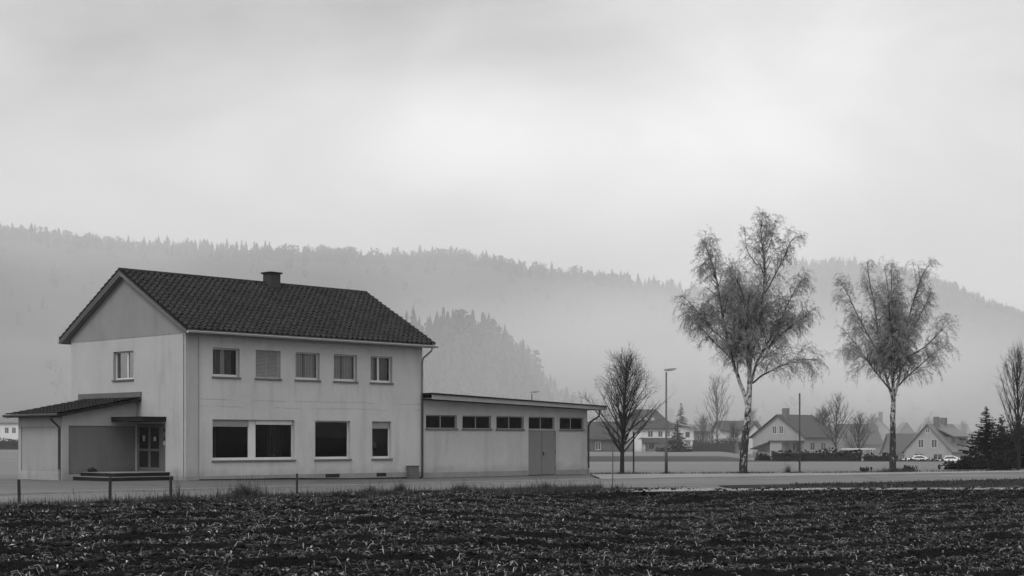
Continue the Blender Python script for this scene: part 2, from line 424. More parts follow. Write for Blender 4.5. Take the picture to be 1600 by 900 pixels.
strip('road', -58, 88, lambda x: R0(x), R1, .012, m_asph, 8)
strip('verge', -57, 5, lambda x: E(x) - 1., R0, .008, m_verge, 4)
strip('path', 3, 88, lambda x: E(x) - .25, lambda x: np.minimum(P1(x), R0(x) + .6), .018, m_path, 4)
strip('pavement', 4, 88, lambda x: R1(x) + .16, K1, .07, m_pave, 5)
def kerb(name, x0, x1, f, w, dz, mat):
    x = np.arange(x0, x1 + .01, .5); b = MB(); n = len(x)
    y = f(x); z0 = h(x, y)
    rows = [np.stack([x, y, z0 - .02], -1), np.stack([x, y, z0 + dz], -1), np.stack([x - .02, y + w, z0 + dz], -1), np.stack([x - .02, y + w, z0 - .02], -1)]
    V = np.concatenate(rows); fs = [(r * n + i, r * n + i + 1, (r + 1) * n + i + 1, (r + 1) * n + i) for r in range(3) for i in range(n - 1)]
    b.add(V, fs); return struct(name, b, mat)
kerb('kerb', -22, 88, R1, .14, .075, m_kerb)
# rough grass between the road and the path, darker bank in the meadow
strip('verge', 8, 88, lambda x: np.minimum(P1(x) + .05, R0(x) - .02), lambda x: R0(x) - .02, .03, m_verge, 4)
strip('bank', 2, 120, lambda x: 131 + 0 * x, lambda x: 131 + 38 * (1 - sm(40, 56, x)) + 0 * x + 8, .02, m_bank, 10)

# ploughed field with rows
rd = Vector((3700 / F, 1)).normalized(); rn = Vector((-rd.y, rd.x))      # row direction and across
def rowphase(x, y): return (x * rn.x + y * rn.y) / .62
def clod(x, y):
    s = .5 * (sum(.012 * np.sin(a_ * x + b_ * y + c_) for a_, b_, c_ in ((21, 17, 1), (-19, 24, 2), (27, -9, 3))))
    for fx, fy, a, p in ((1.3, 2.1, .022, .3), (3.7, 2.9, .016, 1.7), (7.1, 8.3, .014, 2.2), (13.3, 11.1, .012, .9), (-5.2, 9.4, .013, 4.)):
        s = s + a * np.sin(fx * x + fy * y + p + 1.7 * np.sin(.7 * fy * x - .6 * fx * y))
    return s
def furrow(x, y):
    al = x * rd.x + y * rd.y; ac = x * rn.x + y * rn.y
    q = ac / 1.2 + .30 * np.sin(al * .31 + 1) + .16 * np.sin(al * .83 + ac * .6) + .06 * np.sin(al * 2.3 + ac); k = np.floor(q); f = q - k
    amp = .11 * (.15 + .85 * sm(-.5, .55, np.sin(al * .36 + k * 2.4) + .6 * np.sin(al * .9 + k * 4.1)))
    return f, amp
def soil_z(x, y):
    f, amp = furrow(x, y)
    return hf(x, y, E(x)) + .06 + .035 * np.cos(2 * math.pi * rowphase(x, y)) + clod(x, y) + amp * np.where(f < .13, f / .13, 1 - (f - .13) / .87)
x = np.arange(-34, 36.1, .2)
yv = np.concatenate([np.linspace(0, 1, 520)])[:, None]
Yf = 3 * (1 - yv) + yv * (E(x)[None, :] - .05) ; Xf = np.broadcast_to(x[None, :], Yf.shape)
ok = E(x) > 6
Xf, Yf = Xf[:, ok], Yf[:, ok]
fade = sm(0, 1.5, E(Xf) - Yf)
hb_ = hf(Xf, Yf, E(Xf)); grid('field', Xf, Yf, hb_ + .03 + (soil_z(Xf, Yf) - hb_ - .03) * fade, m_soil)

def scatter_field(n, ymin=11.):
    out = []
    while sum(len(o) for o in out) < n:
        y = np.sqrt(rng.uniform(ymin ** 2, 55 ** 2, n)); x = rng.uniform(-1, 1, n) * (.36 * y + 6)
        k = rowphase(x, y); k = np.round(k) - k
        f, amp = furrow(x, y)
        keep = ((f > .13) | (rng.random(n) < 1 - amp * 8)) & (y < E(x) - .3 - (4.2 + 1.2 * np.sin(x * 1.3)) * (1 - sm(-4, 3.5, x)) * rng.uniform(.5, 1, n)) & (rng.random(n) < np.exp(-(k / .33) ** 2) + .2)
        out.append(np.stack([x, y], -1)[keep])
    return np.concatenate(out)[:n]
def leaves(n, L0, L1, wid, name, mat, up=.6):
    p = scatter_field(n); m = len(p)
    z = soil_z(p[:, 0], p[:, 1]) + .01
    az = rng.uniform(0, 2 * math.pi, m); L = rng.uniform(L0, L1, m); w = L * rng.uniform(wid * .7, wid * 1.3, m)
    d = np.stack([np.cos(az), np.sin(az), 0 * az], -1); s = np.stack([-np.sin(az), np.cos(az), 0 * az], -1)
    e0 = rng.uniform(.15, 1.25, m) * up * 1.5; bend = rng.uniform(.6, 3.0, m); twist = rng.normal(0, .5, m)
    P = np.zeros((m, 4, 3, 3)); c = np.stack([p[:, 0], p[:, 1], z], -1)
    prof = [.2, .9, 1., .12]
    for i in range(4):
        e = e0 - bend * i / 3; tw = twist * i / 3
        sd_ = s * np.cos(tw)[:, None] + np.array((0, 0, 1.)) * np.sin(tw)[:, None]
        wi = (w * prof[i] * .5)[:, None]; cup = np.array((0, 0, 1.)) * (wi * .35)
        wav = np.array((0, 0, 1.)) * (rng.normal(0, .16, m)[:, None] * wi)
        P[:, i, 0] = c - sd_ * wi + cup + wav; P[:, i, 1] = c; P[:, i, 2] = c + sd_ * wi + cup - wav
        c = c + (d * np.cos(e)[:, None] + np.array((0, 0, 1.)) * np.sin(e)[:, None]) * (L / 3)[:, None]
    V = P.reshape(-1, 3)
    q = np.array([(r * 3 + k, r * 3 + k + 1, r * 3 + k + 4, r * 3 + k + 3) for r in range(3) for k in range(2)])
    Q = (q[None] + (np.arange(m) * 12)[:, None, None]).reshape(-1, 4)
    nb = NB(); nb.add(V, Q)
    return tag(obj(name, nb, mat, None, True), kind='stuff')
leaves(128000, .04, .13, .24, 'crop_leaves', m_crop, .5)
leaves(15000, .03, .11, .26, 'withered_leaves', m_dry, .5)
p = scatter_field(48000); m = len(p); r_ = .018 + .05 * rng.random(m) ** 3
cu = np.array([(-1, -1, -1), (1, -1, -1), (1, 1, -1), (-1, 1, -1), (-1, -1, 1), (1, -1, 1), (1, 1, 1), (-1, 1, 1)]) * .62
V = cu[None] * rng.uniform(.55, 1.35, (m, 8, 3)) * r_[:, None, None] * np.array((1.3, 1.1, .8)); a = rng.uniform(0, 6.28, m); ca_, sa_ = np.cos(a)[:, None], np.sin(a)[:, None]
V = np.stack([V[..., 0] * ca_ - V[..., 1] * sa_ + p[:, 0, None], V[..., 0] * sa_ + V[..., 1] * ca_ + p[:, 1, None], V[..., 2] + (soil_z(p[:, 0], p[:, 1]) + r_ * .25)[:, None]], -1).reshape(-1, 3)
q = np.array([(0, 3, 2, 1), (4, 5, 6, 7), (0, 1, 5, 4), (1, 2, 6, 5), (2, 3, 7, 6), (3, 0, 4, 7)])
nb = NB(); nb.add(V, (q[None] + (np.arange(m) * 8)[:, None, None]).reshape(-1, 4)); tag(obj('soil_clods', nb, m_clod, None, True), kind='stuff')
# thin stalks among the leaves
nb = NB(); p = scatter_field(6000)
for q in p:
    z = float(soil_z(q[0], q[1])); L = random.uniform(.05, .15); a = random.uniform(0, 6.28); k = random.uniform(.3, 1.2)
    b0 = np.array((q[0], q[1], z)); b1 = b0 + np.array((math.cos(a) * L * k * .5, math.sin(a) * L * k * .5, L * .7)); b2 = b1 + np.array((math.cos(a) * L * .6, math.sin(a) * L * .6, -L * .1 * k))
    nb.tube([b0, b1, b2], [.005, .004, .002], 3)
tag(obj('crop_stalks', nb, m_dry), kind='stuff')

def blades(pts, hmin, hmax, wid, lean=.5):
    pts = np.asarray(pts, float); m = len(pts)
    az = rng.uniform(0, 6.283, m); H = rng.uniform(hmin, hmax, m); le = np.abs(rng.normal(0, lean, m))
    d = np.stack([np.cos(az), np.sin(az), 0 * az], -1); s = np.stack([-np.sin(az), np.cos(az), 0 * az], -1) * wid
    up = np.array((0, 0, 1.))
    a = pts; b = pts + up * (H * .55)[:, None] + d * (H * le * .25)[:, None]; c = pts + up * (H * (1 - .25 * le))[:, None] + d * (H * le * .9)[:, None]
    V = np.stack([a - s, a + s, b + s * .8, b - s * .8, c + s * .15, c - s * .15], 1).reshape(-1, 3)
    q = np.array([(0, 1, 2, 3), (3, 2, 4, 5)])
    Q = (q[None] + (np.arange(m) * 6)[:, None, None]).reshape(-1, 4)
    nb = NB(); nb.add(V, Q); return nb
def edge_points(n, x0, x1, lo, hi, dz=0., clump=.6):
    x = rng.uniform(x0, x1, n * 3); tt = rng.random(n * 3); y = lo(x) * (1 - tt) + hi(x) * tt
    k = .5 + .5 * np.sin(x * 2.1 + y * 1.3 + 2 * np.sin(x * .9)) * np.sin(y * 1.7 - x * .8)
    keep = rng.random(n * 3) < (1 - clump) + clump * k
    x, y = x[keep][:n], y[keep][:n]
    return np.stack([x, y, h(x, y) + dz], -1)
p1 = edge_points(52000, -16, 3.2, lambda x: E(x) - 5.2 * (1 - sm(-4, 4, x)) - .2, lambda x: R0(x) - .45 - .9 * sm(-6, 3, x), .03)
p2 = edge_points(900, 6, 26, lambda x: E(x) - .5, lambda x: E(x) + .3, .0)
nb = blades(p1, .04, .22, .006, 1.1)
V3, Q3 = blades(p1[:2600] + np.array((0, .15, 0)), .2, .46, .005, .9).arrays(); nb.add(V3, Q3); nb2 = blades(p2, .03, .09, .008)
V2, Q2 = nb2.arrays(); nb.add(V2, Q2)
tag(obj('verge_grass', nb, m_grass), kind='stuff')
nb = blades(edge_points(9000, 11, 40, lambda x: P1(x) + .5, lambda x: R0(x) - .4, .03), .03, .13, .012)
tag(obj('rough_grass', nb, m_grass), kind='stuff')
nb = blades(edge_points(5200, 4, 40, lambda x: K1(x) - .05, lambda x: K1(x) + .9, .0, 1.), .03, .2, .012)
tag(obj('roadside_grass', nb, m_grass), kind='stuff')

def tuft(loc, n, H, spread, label, group, mat=None, name='grass_tuft', cat='grass tuft', stuff=False):
    r = np.abs(rng.normal(0, spread, n)); a = rng.uniform(0, 6.283, n)
    nb = blades(np.stack([r * np.cos(a), r * np.sin(a), 0 * r], -1), H * .25, H, .006, 1.0)
    for k in range(n // 60 + 2):
        x0, y0 = random.gauss(0, spread * .6), random.gauss(0, spread * .6); hh = H * random.uniform(1.0, 1.5); lx, ly = random.gauss(0, .12), random.gauss(0, .12)
        tip = np.array((x0 + lx, y0 + ly, hh))
        nb.tube([(x0, y0, 0), (x0 + lx * .4, y0 + ly * .4, hh * .6), tip], [.005, .004, .002], 3)
    o = obj(name, nb, mat or m_grass, None, loc=loc); return tag(o, kind='stuff') if stuff else tag(o, label, cat, group)
G = 'grass tufts along the field edge'
def ve(u, dy):      # a point on the strip between field and road at photo column u
    Yt = 40.
    for _ in range(30): Yt = .5 * Yt + .5 * (float(E((u - 800) / F * Yt)) + dy)
    return ground(u, Yt) + Vector((0, 0, .02))
tuft(ve(383, .9), 900, .55, .36, 'bushy dark grass tuft between the third and fourth wooden posts', G)
tuft(ve(265, .6), 500, .3, .42, 'low flattened dark tuft at the foot of the post in front of the steps', G)
tuft(ve(625, .9), 420, .46, .2, 'narrow tall dark tuft at the field edge below the double ground floor windows', G)
tuft(ve(580, .8), 380, .38, .3, 'wide low tuft just left of the narrow tall tuft at the field edge', G)
tuft(ve(720, .8), 420, .40, .26, 'rounded tuft at the field edge in front of the left end of the shed', G)
tuft(ve(852, .8), 460, .42, .3, 'rightmost large tuft at the field edge, in front of the shed doors', G)
tuft(ve(965, .7), 420, .28, .32, 'low dense tuft around the foot of the thin marker stake', G)
tuft(ve(280, 1.2), 40, .75, .10, 'thin tall dry stems standing just right of the post by the steps', G, m_weed, 'weed_stems', 'weed')

# ------------------------------------------------------------------ the house
A = math.atan2(.722, .692)
ORG = Vector((-13.38, 61.6, 0.)); AX = Vector((math.cos(A), math.sin(A))); NX = Vector((-math.sin(A), math.cos(A)))
def fac(u, v, off=0.):      # photo pixel -> (a, z) on the front wall (pushed back by off)
    k = (u - 800) / F; x0 = ORG.x + NX.x * off; y0 = ORG.y + NX.y * off
    a = (k * y0 - x0) / (AX.x - AX.y * k); return a, CZ + (HZ - v) / F * (y0 + AX.y * a)
def gab(u, v):              # photo pixel -> (s, z) on the gable wall
    k = (u - 800) / F
    s = (ORG.x - k * ORG.y) / (k * NX.y - NX.x); return s, CZ + (HZ - v) / F * (ORG.y + NX.y * s)
MF = lambda hh, d, z: (hh, d, z)
MG = lambda hh, d, z: (d, hh, z)
def wall_holes(mb, Mp, h0, h1, z0, z1, holes, depth):
    H = sorted({h0, h1, *[q for o in holes for q in o[:2]]}); Zs = sorted({z0, z1, *[q for o in holes for q in o[2:4]]})
    for i in range(len(H) - 1):
        for j in range(len(Zs) - 1):
            c = ((H[i] + H[i + 1]) / 2, (Zs[j] + Zs[j + 1]) / 2)
            if any(o[0] < c[0] < o[1] and o[2] < c[1] < o[3] for o in holes): continue
            mb.quad(Mp(H[i], 0, Zs[j]), Mp(H[i + 1], 0, Zs[j]), Mp(H[i + 1], 0, Zs[j + 1]), Mp(H[i], 0, Zs[j + 1]))
    for (a, b, c, d) in [o[:4] for o in holes]:
        mb.quad(Mp(a, 0, c), Mp(a, depth, c), Mp(a, depth, d), Mp(a, 0, d)); mb.quad(Mp(b, 0, c), Mp(b, 0, d), Mp(b, depth, d), Mp(b, depth, c))
        mb.quad(Mp(a, 0, d), Mp(b, 0, d), Mp(b, depth, d), Mp(a, depth, d)); mb.quad(Mp(a, 0, c), Mp(a, depth, c), Mp(b, depth, c), Mp(b, 0, c))
def curtain_mb(Mp, h0, h1, d, z0, z1, amp=.03, per=.13):
    n = max(6, int((h1 - h0) / .025)); mb = MB(); vs = []
    for i in range(n + 1):
        x = h0 + (h1 - h0) * i / n; dd = d + amp * math.sin(x / per * 6.283 + math.sin(x * 9))
        vs += [Mp(x, dd, z0), Mp(x, dd, z1)]
    mb.add(vs, [(2 * i, 2 * i + 2, 2 * i + 3, 2 * i + 1) for i in range(n)]); return mb
def window(par, Mp, o, depth=.16, mull=(), mw=.05, bar=(), sill=True, fm=None, gm=None, b=.055, bot=.12, curtain=None, blind=None, shutter=None, cm=None):
    a0, a1, z0, z1 = o; a0 += .004; a1 -= .004; z0 += .004; z1 -= .004; fm = fm or m_frame; d0, d1 = depth - .01, depth + .06
    fr = MB().box(a0, a0 + b, d0, d1, z0, z1, Mp).box(a1 - b, a1, d0, d1, z0, z1, Mp)
    fr.box(a0 + b, a1 - b, d0, d1, z1 - b, z1, Mp).box(a0 + b, a1 - b, d0, d1, z0, z0 + bot, Mp)
    for m_ in mull: fr.box(m_ - mw / 2, m_ + mw / 2, d0 + .004, d1, z0 + bot, z1 - b, Mp)
    for zb in bar: fr.box(a0 + b, a1 - b, d0 + .006, d1 - .004, zb - .025, zb + .025, Mp)
    w = obj('window', fr, fm, par)
    obj('pane', MB().quad(Mp(a0 + b, d0 + .035, z0 + bot), Mp(a1 - b, d0 + .035, z0 + bot), Mp(a1 - b, d0 + .035, z1 - b), Mp(a0 + b, d0 + .035, z1 - b)), gm or m_glass, w)
    if sill: obj('sill', MB().box(a0 - .05, a1 + .05, -.07, depth - .012, z0 - .055, z0 + .012, Mp), m_sill, w, bevel=.008)
    for c in (curtain or ()): obj('curtain', curtain_mb(Mp, c[0], c[1], depth + .16, z0 + .02, z1 - .02), c[2] if len(c) > 2 else (cm or m_curtain), w)
    if blind:
        mb = MB(); zz = z0 + .1; (ba, bb, zlo, zhi) = blind
        zz = zlo
        while zz < zhi:
            mb.add([Mp(ba, d0 - .055, zz), Mp(bb, d0 - .055, zz), Mp(bb, d0 - .02, zz + .05), Mp(ba, d0 - .02, zz + .05)], [(0, 1, 2, 3)]); zz += .058
        obj('blind', mb, m_blind, w)
    for s_ in (shutter or ()): obj('shutter', MB().box(s_[0], s_[1], d0 - .035, d0 - .004, s_[2], s_[3], Mp), s_[4], w)
    return w

SHL = 11.8; L = 13.2; DPT = 9.04; ZT = 6.22; ZG = 6.05
house = thing('house', ORG, A, 'plain two storey rendered house with dark tiled gable roof and one chimney', 'house')
up = []
for (u0, u1, v0, v1) in ((332.5, 374.5, 543.5, 589), (399.5, 438.5, 547, 592), (462, 499.5, 550.5, 595), (521.5, 558, 553, 597), (579, 613, 556, 598.5)):
    up.append((fac(u0, 0)[0], fac(u1, 0)[0], 4.30, 5.52))
lo = []
for (u0, u1) in ((332, 460.5), (492.5, 547.5), (581.5, 611.5)): lo.append((fac(u0, 0)[0], fac(u1, 0)[0], .80, 2.53))
gs0, gs1 = gab(208.5, 0)[0], gab(177, 0)[0]; gz0, gz1 = gab(192, 593.5)[1], gab(192, 549)[1]
gw = (gs0, gs1, gz0, gz1)
ds0, ds1 = gab(258.5, 0)[0], 3.665; dz0, dz1 = .345, 2.36
door_o = (ds0, ds1, dz0, dz1)
runs = []
for o in up + lo:
    for e in (o[0] - .03, o[1] + .02): runs.append((e + random.uniform(-.04, .04), o[2] - .05, random.uniform(.45, 1.1), random.uniform(.07, .14), random.uniform(.06, .17)))
runs += [(12.9, 6.0, 2.6, .3, .14), (.75, 6.0, 5.0, .12, .10), (6.9, 3.0, 2.2, .2, .06)]
m_wall = plaster('facade plaster', .48, True, .14, runs)
wl = MB(); wall_holes(wl, MF, 0, L, -.4, ZT, up + lo, .30)
obj('wall', wl, m_wall, house)
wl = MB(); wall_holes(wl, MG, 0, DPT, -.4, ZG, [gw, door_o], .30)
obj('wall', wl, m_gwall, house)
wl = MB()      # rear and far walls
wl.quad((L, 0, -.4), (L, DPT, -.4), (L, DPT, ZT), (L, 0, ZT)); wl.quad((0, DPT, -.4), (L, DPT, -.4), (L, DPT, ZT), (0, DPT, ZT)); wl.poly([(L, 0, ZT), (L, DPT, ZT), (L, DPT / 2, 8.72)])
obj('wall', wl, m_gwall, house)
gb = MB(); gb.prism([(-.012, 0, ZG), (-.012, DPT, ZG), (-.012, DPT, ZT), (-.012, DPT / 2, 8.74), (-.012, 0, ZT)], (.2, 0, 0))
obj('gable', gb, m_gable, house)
obj('corner_strip', MB().box(-.006, fac(310, 0)[0], -.014, .0, -.3, 6.1), m_corner, house)
obj('base_strip', MB().prism([(.6, -.03, -.4), (L - .02, -.03, -.4), (L - .02, -.03, -.065), (8.5, -.03, -.05), (5, -.03, .03), (3.5, -.03, .02), (.6, -.03, .045)], (0, .008, 0)), m_riser, house)  # thin near-black strip along the foot of the front wall, top edge uneven
obj('plinth', MB().box(0.02, L - .01, -.02, .0, -.4, .17).box(-.02, 0., .0, ds0 - .6, -.4, .17), m_plinth, house)
obj('interior', MB().box(.5, L - .4, 4.6, 4.7, -.2, 6.).box(.4, L - .3, .32, 4.6, -.1, 0.02).box(.4, L - .3, .32, 4.6, 2.8, 3.1).box(.4, L - .3, .32, 4.6, 6.0, 6.1).box(4.2, 4.3, .4, 4.6, 3.1, 6.).box(9.2, 9.3, .4, 4.6, 0.02, 6.), m_room, house)
# upper windows, from the gable end
o = up[0]; c = (o[0] + o[1]) / 2
window(house, MF, o, curtain=((c - .10, c + .12, m_curtain), (o[0] - .2, c - .10, m_curtaind), (c + .12, o[1] - .2, m_curtaind)))
o = up[1]; window(house, MF, o, mull=((o[0] + o[1]) / 2,), blind=(o[0] + .06, o[1] - .06, o[2] + .1, o[3] - .07))
o = up[2]; c = (o[0] + o[1]) / 2; window(house, MF, o, curtain=((o[0] - .3, c - .05), (c - .05, c + .06, m_frame2), (c + .06, o[1] + .1)))
o = up[3]; c = (o[0] + o[1]) / 2; window(house, MF, o, curtain=((o[0] - .3, c - .08), (c - .08, c + .08, m_frame2), (c + .08, o[1] + .1)))
o = up[4]; c = (o[0] + o[1]) / 2; window(house, MF, o, mull=(c - .08,), mw=.1, curtain=((o[0] - .3, c - .2, m_curtain), (c - .2, o[1] + .1, m_frame2)))
# ground floor
o = lo[0]; c0, c1 = fac(391, 0)[0], fac(402.5, 0)[0]; cm_ = (c0 + c1) / 2
w = window(house, MF, o, mull=(cm_,), mw=c1 - c0, gm=m_glassd, curtain=((o[0] + .05, o[0] + .4, m_curtaind), (o[1] - 1.25, o[1] - .45, m_curtaind)),
       shutter=((o[0] + .05, c0, 2.23, 2.50, m_frame2), (c1, o[1] - .05, 2.33, 2.50, m_frame)))
o = lo[1]; window(house, MF, o, gm=m_glassd, shutter=())
obj('roller_blind', MB().box(o[0] + .06, o[1] - .06, .22, .23, 1.78, 2.5), m_curtaind, house)
o = lo[2]; window(house, MF, o, gm=m_glass, shutter=((o[0] + .05, o[1] - .05, 2.20, 2.50, m_frame2),))
# gable window
window(house, MG, gw, mull=(gs0 + (gs1 - gs0) * .42,), mw=.09, curtain=((gs0 + .1, gs1 - .35, m_frame),), bot=.08)
# door
fr = MB(); s2 = gab(249, 0)[0]; sm_ = gab(232, 0)[0]; s3 = gab(215, 0)[0]
fr.box(ds0 + .004, s2, .03, .11, dz0, dz1, MG)                                    # broad side board
fr.box(ds1 - .07, ds1 - .004, .03, .11, dz0, dz1, MG).box(s2, ds1 - .07, .03, .11, dz1 - .08, dz1 - .004, MG)
df = obj('door_frame', fr, m_doorframe, house)
def leaf(a, b, hand):
    lb = MB(); w_ = .075
    lb.box(a, a + w_, .04, .09, dz0 + .02, dz1 - .085, MG).box(b - w_, b, .04, .09, dz0 + .02, dz1 - .085, MG)
    lb.box(a + w_, b - w_, .04, .09, dz0 + .02, dz0 + .17, MG).box(a + w_, b - w_, .04, .09, 1.20, 1.30, MG).box(a + w_, b - w_, .04, .09, dz1 - .16, dz1 - .085, MG)
    d = obj('door', lb, m_doorframe, house)
    obj('pane', MB().box(a + w_, b - w_, .06, .066, dz0 + .17, 1.2, MG), m_black, d); obj('pane', MB().box(a + w_, b - w_, .06, .066, 1.3, dz1 - .16, MG), m_glassd, d)
    if hand: obj('handle', MB().tube([MG(b - .04, .012, 1.12), MG(b - .04, .012, 1.5)], .014, 8), m_metal, d)
    cc_ = (a + b) / 2
    obj('notice', MB().box(cc_ - .07, cc_ + .09, .050, .056, 1.62, 1.86 if hand else 1.8, MG), m_paper, d)
leaf(s2 + .006, sm_ - .004, False); leaf(sm_ + .004, ds1 - .075, True)
obj('doorbell', MB().box(ds0 + .06, ds0 + .15, .005, .028, 2.02, 2.14, MG), m_black, df)
obj('letter_slot', MB().box(ds0 + .04, ds0 + .17, .0, .028, 1.45, 1.62, MG), m_paper, df)
obj('house_number', MB().box(ds0 + .06, ds0 + .14, .005, .028, 1.68, 1.78, MG), m_black, df)
# canopy over the door
cs0 = gab(258.5, 0)[0]
cn = obj('canopy', MB().box(-1.22, -.002, cs0 - .05, 3.66, 2.44, 2.60), m_felt, house, bevel=.01)
obj('edge_strip', MB().box(-1.25, -.004, cs0 - .08, 3.67, 2.60, 2.635), m_felt, cn)
obj('lamp_tube', MB().tube([(-1.05, 3.55, 2.41), (-1.05, 2.55, 2.41)], .03, 10), m_frame2, cn)
# roof
TAN = (8.95 - 6.17) / 5.0; EO = .5
def roof_z(s): return 6.17 + (min(s, DPT - s) + EO) * TAN
def tiled(mb, a0, a1, y0, z0, y1, z1, cols, rows, amp=.028, step=.035, sub=6, axis=None):
    """tile field from the eave line (y0,z0) up to (y1,z1); columns run along a"""
    axis = axis or (lambda a, y, z: (a, y, z))
    sl = math.hypot(y1 - y0, z1 - z0); ny, nz = -(z1 - z0) / sl, (y1 - y0) / sl
    if nz < 0: ny, nz = -ny, -nz
    nx = cols * sub + 1; V = []; Fs = []
    aa = [a0 + (a1 - a0) * i / (nx - 1) for i in range(nx)]
    wav = [amp * (math.cos(2 * math.pi * i / sub) + .35 * math.cos(4 * math.pi * i / sub)) for i in range(nx)]
    for r in range(rows):
        jit = [random.gauss(0, .004) for _ in range(cols + 1)]
        for e in (0, 1):
            tt = (r + (0 if e == 0 else 1.06)) / rows; tt = min(tt, 1.0)
            lift = step if e == 0 else 0.
            for i in range(nx):
                q = wav[i] + lift + jit[min(i // sub, cols)]
                V.append(axis(aa[i], y0 + (y1 - y0) * tt + ny * q, z0 + (z1 - z0) * tt + nz * q))
        b = r * 2 * nx
        Fs += [(b + i, b + i + 1, b + nx + i + 1, b + nx + i) for i in range(nx - 1)]
        if r > 0: Fs += [(b - nx + i, b - nx + i + 1, b + i + 1, b + i) for i in range(nx - 1)]
        else:
            n0 = len(V)
    mb.add(V, Fs)
rf = MB(); RA0, RA1 = -.32, L + .38
tiled(rf, RA0, RA1, -EO, 6.19, DPT / 2, 8.97, 46, 17, .045, .06); tiled(rf, RA0, RA1, DPT + EO, 6.19, DPT / 2, 8.97, 46, 17, .045, .06)
roof = obj('roof', rf, m_tile, house)
dk = MB()
for (ya, yb) in ((-EO + .02, DPT / 2), (DPT + EO - .02, DPT / 2)):
    za, zb = roof_z(-EO if ya < 1 else DPT + EO), 8.94
    dk.prism([(RA0 + .03, ya, za - .02), (RA0 + .03, yb, zb - .02), (RA0 + .03, yb, zb - .2), (RA0 + .03, ya, za - .16)], (RA1 - RA0 - .06, 0, 0))
obj('roof_deck', dk, m_soffit, roof)
bb = MB()
for (ya, yb) in ((-EO, DPT / 2), (DPT + EO, DPT / 2)):
    bb.prism([(RA0 + .0, ya, 6.17 - .02), (RA0 + .0, yb, 8.93), (RA0 + .0, yb, 8.83), (RA0 + .0, ya, 6.17 - .10)], (.028, 0, 0))
obj('bargeboard', bb, M('bargeboard paint', .11, .7, .2, 3), roof)
rc = MB()
for i in range(38):
    a0 = RA0 + (RA1 - RA0) * i / 38; a1 = a0 + (RA1 - RA0) / 38 + .03
    rc.tube([(a0, DPT / 2, 8.95), (a1, DPT / 2, 8.965)], [.125, .11], 10)
obj('ridge_cap', rc, m_ridge, roof)
for (ya, za, aE) in ((y_, 6.2, a_) for y_ in (-EO, DPT + EO) for a_ in (RA0 - .005, RA1 - .04)):
    vt = MB()
    for i in range(17):
        t0, t1 = i / 17, (i + 1.1) / 17
        f_ = lambda q: (ya + (DPT / 2 - ya) * q, za + (8.98 - za) * q)
        if True:
            p, q = f_(t0), f_(min(t1, 1)); vt.prism([(aE, p[0], p[1] + .06), (aE, q[0], q[1] + .03), (aE, q[0], q[1] - .05), (aE, p[0], p[1] - .03)], (.05, 0, 0))
    obj('verge_tiles', vt, m_ridge, roof)
ca = 7.66; ch = MB().box(ca - .29, ca + .29, 4.05, 4.63, 8.3, 9.42)
chm = obj('chimney', ch, M('chimney sheet', .03, .7, .3, 4), roof, bevel=.01)
bpy_cap = MB().box(ca - .36, ca + .36, 3.98, 4.70, 9.42, 9.49)
obj('chimney_cap', bpy_cap, m_felt, roof)
gt = MB(); gy, gz = -EO - .09, 6.10
for aa0, aa1 in ((RA0 + .02, RA1 + .06),):
    prof = [(gy + .075 * math.cos(q), gz + .075 * math.sin(q)) for q in np.linspace(math.pi, 2 * math.pi, 9)]
    prof2 = [(gy + .068 * math.cos(q), gz + .068 * math.sin(q) + .004) for q in np.linspace(2 * math.pi, math.pi, 9)]
    gt.prism([(aa0, p[0], p[1]) for p in prof + prof2], (aa1 - aa0, 0, 0))
    gt.tube([(aa0, gy - .075, gz), (aa1, gy - .075, gz)], .014, 6)
obj('gutter', gt, m_zinc, house)
gt = MB(); gt.tube([(RA0, DPT + EO + .09, 6.1), (RA1, DPT + EO + .09, 6.1)], .075, 8); obj('gutter', gt, m_zinc, house)
ap = L - .06
obj('downpipe', MB().tube([(ap + .15, gy, gz - .06), (ap + .13, gy + .02, gz - .22), (ap + .02, -.12, gz - .55), (ap, -.075, gz - .75), (ap, -.075, 3.9)], .042, 8), m_lightpipe, house)
obj('downpipe', MB().tube([(ap, -.075, 3.9), (ap, -.075, -.1)], .05, 8), m_pipe, house)
obj('conduit', MB().tube([(.0 + fac(310, 0)[0], -.02, 5.95), (fac(310, 0)[0], -.02, 0.)], .022, 6).tube([(-.02, .12, 6.), (-.02, .12, 0.)], .018, 6), m_lightpipe, house)
for (u0, u1) in ((508, 530), (588, 603)):
    a0, a1 = fac(u0, 0)[0], fac(u1, 0)[0]
    vb = MB().box(a0, a1, -.028, -.015, .0, .16); v_ = obj('cellar_vent', vb, m_black, house)
    obj('grille', MB().box(a0, a1, -.035, -.03, .045, .06).box(a0, a1, -.035, -.03, .095, .11), m_pipe, v_)
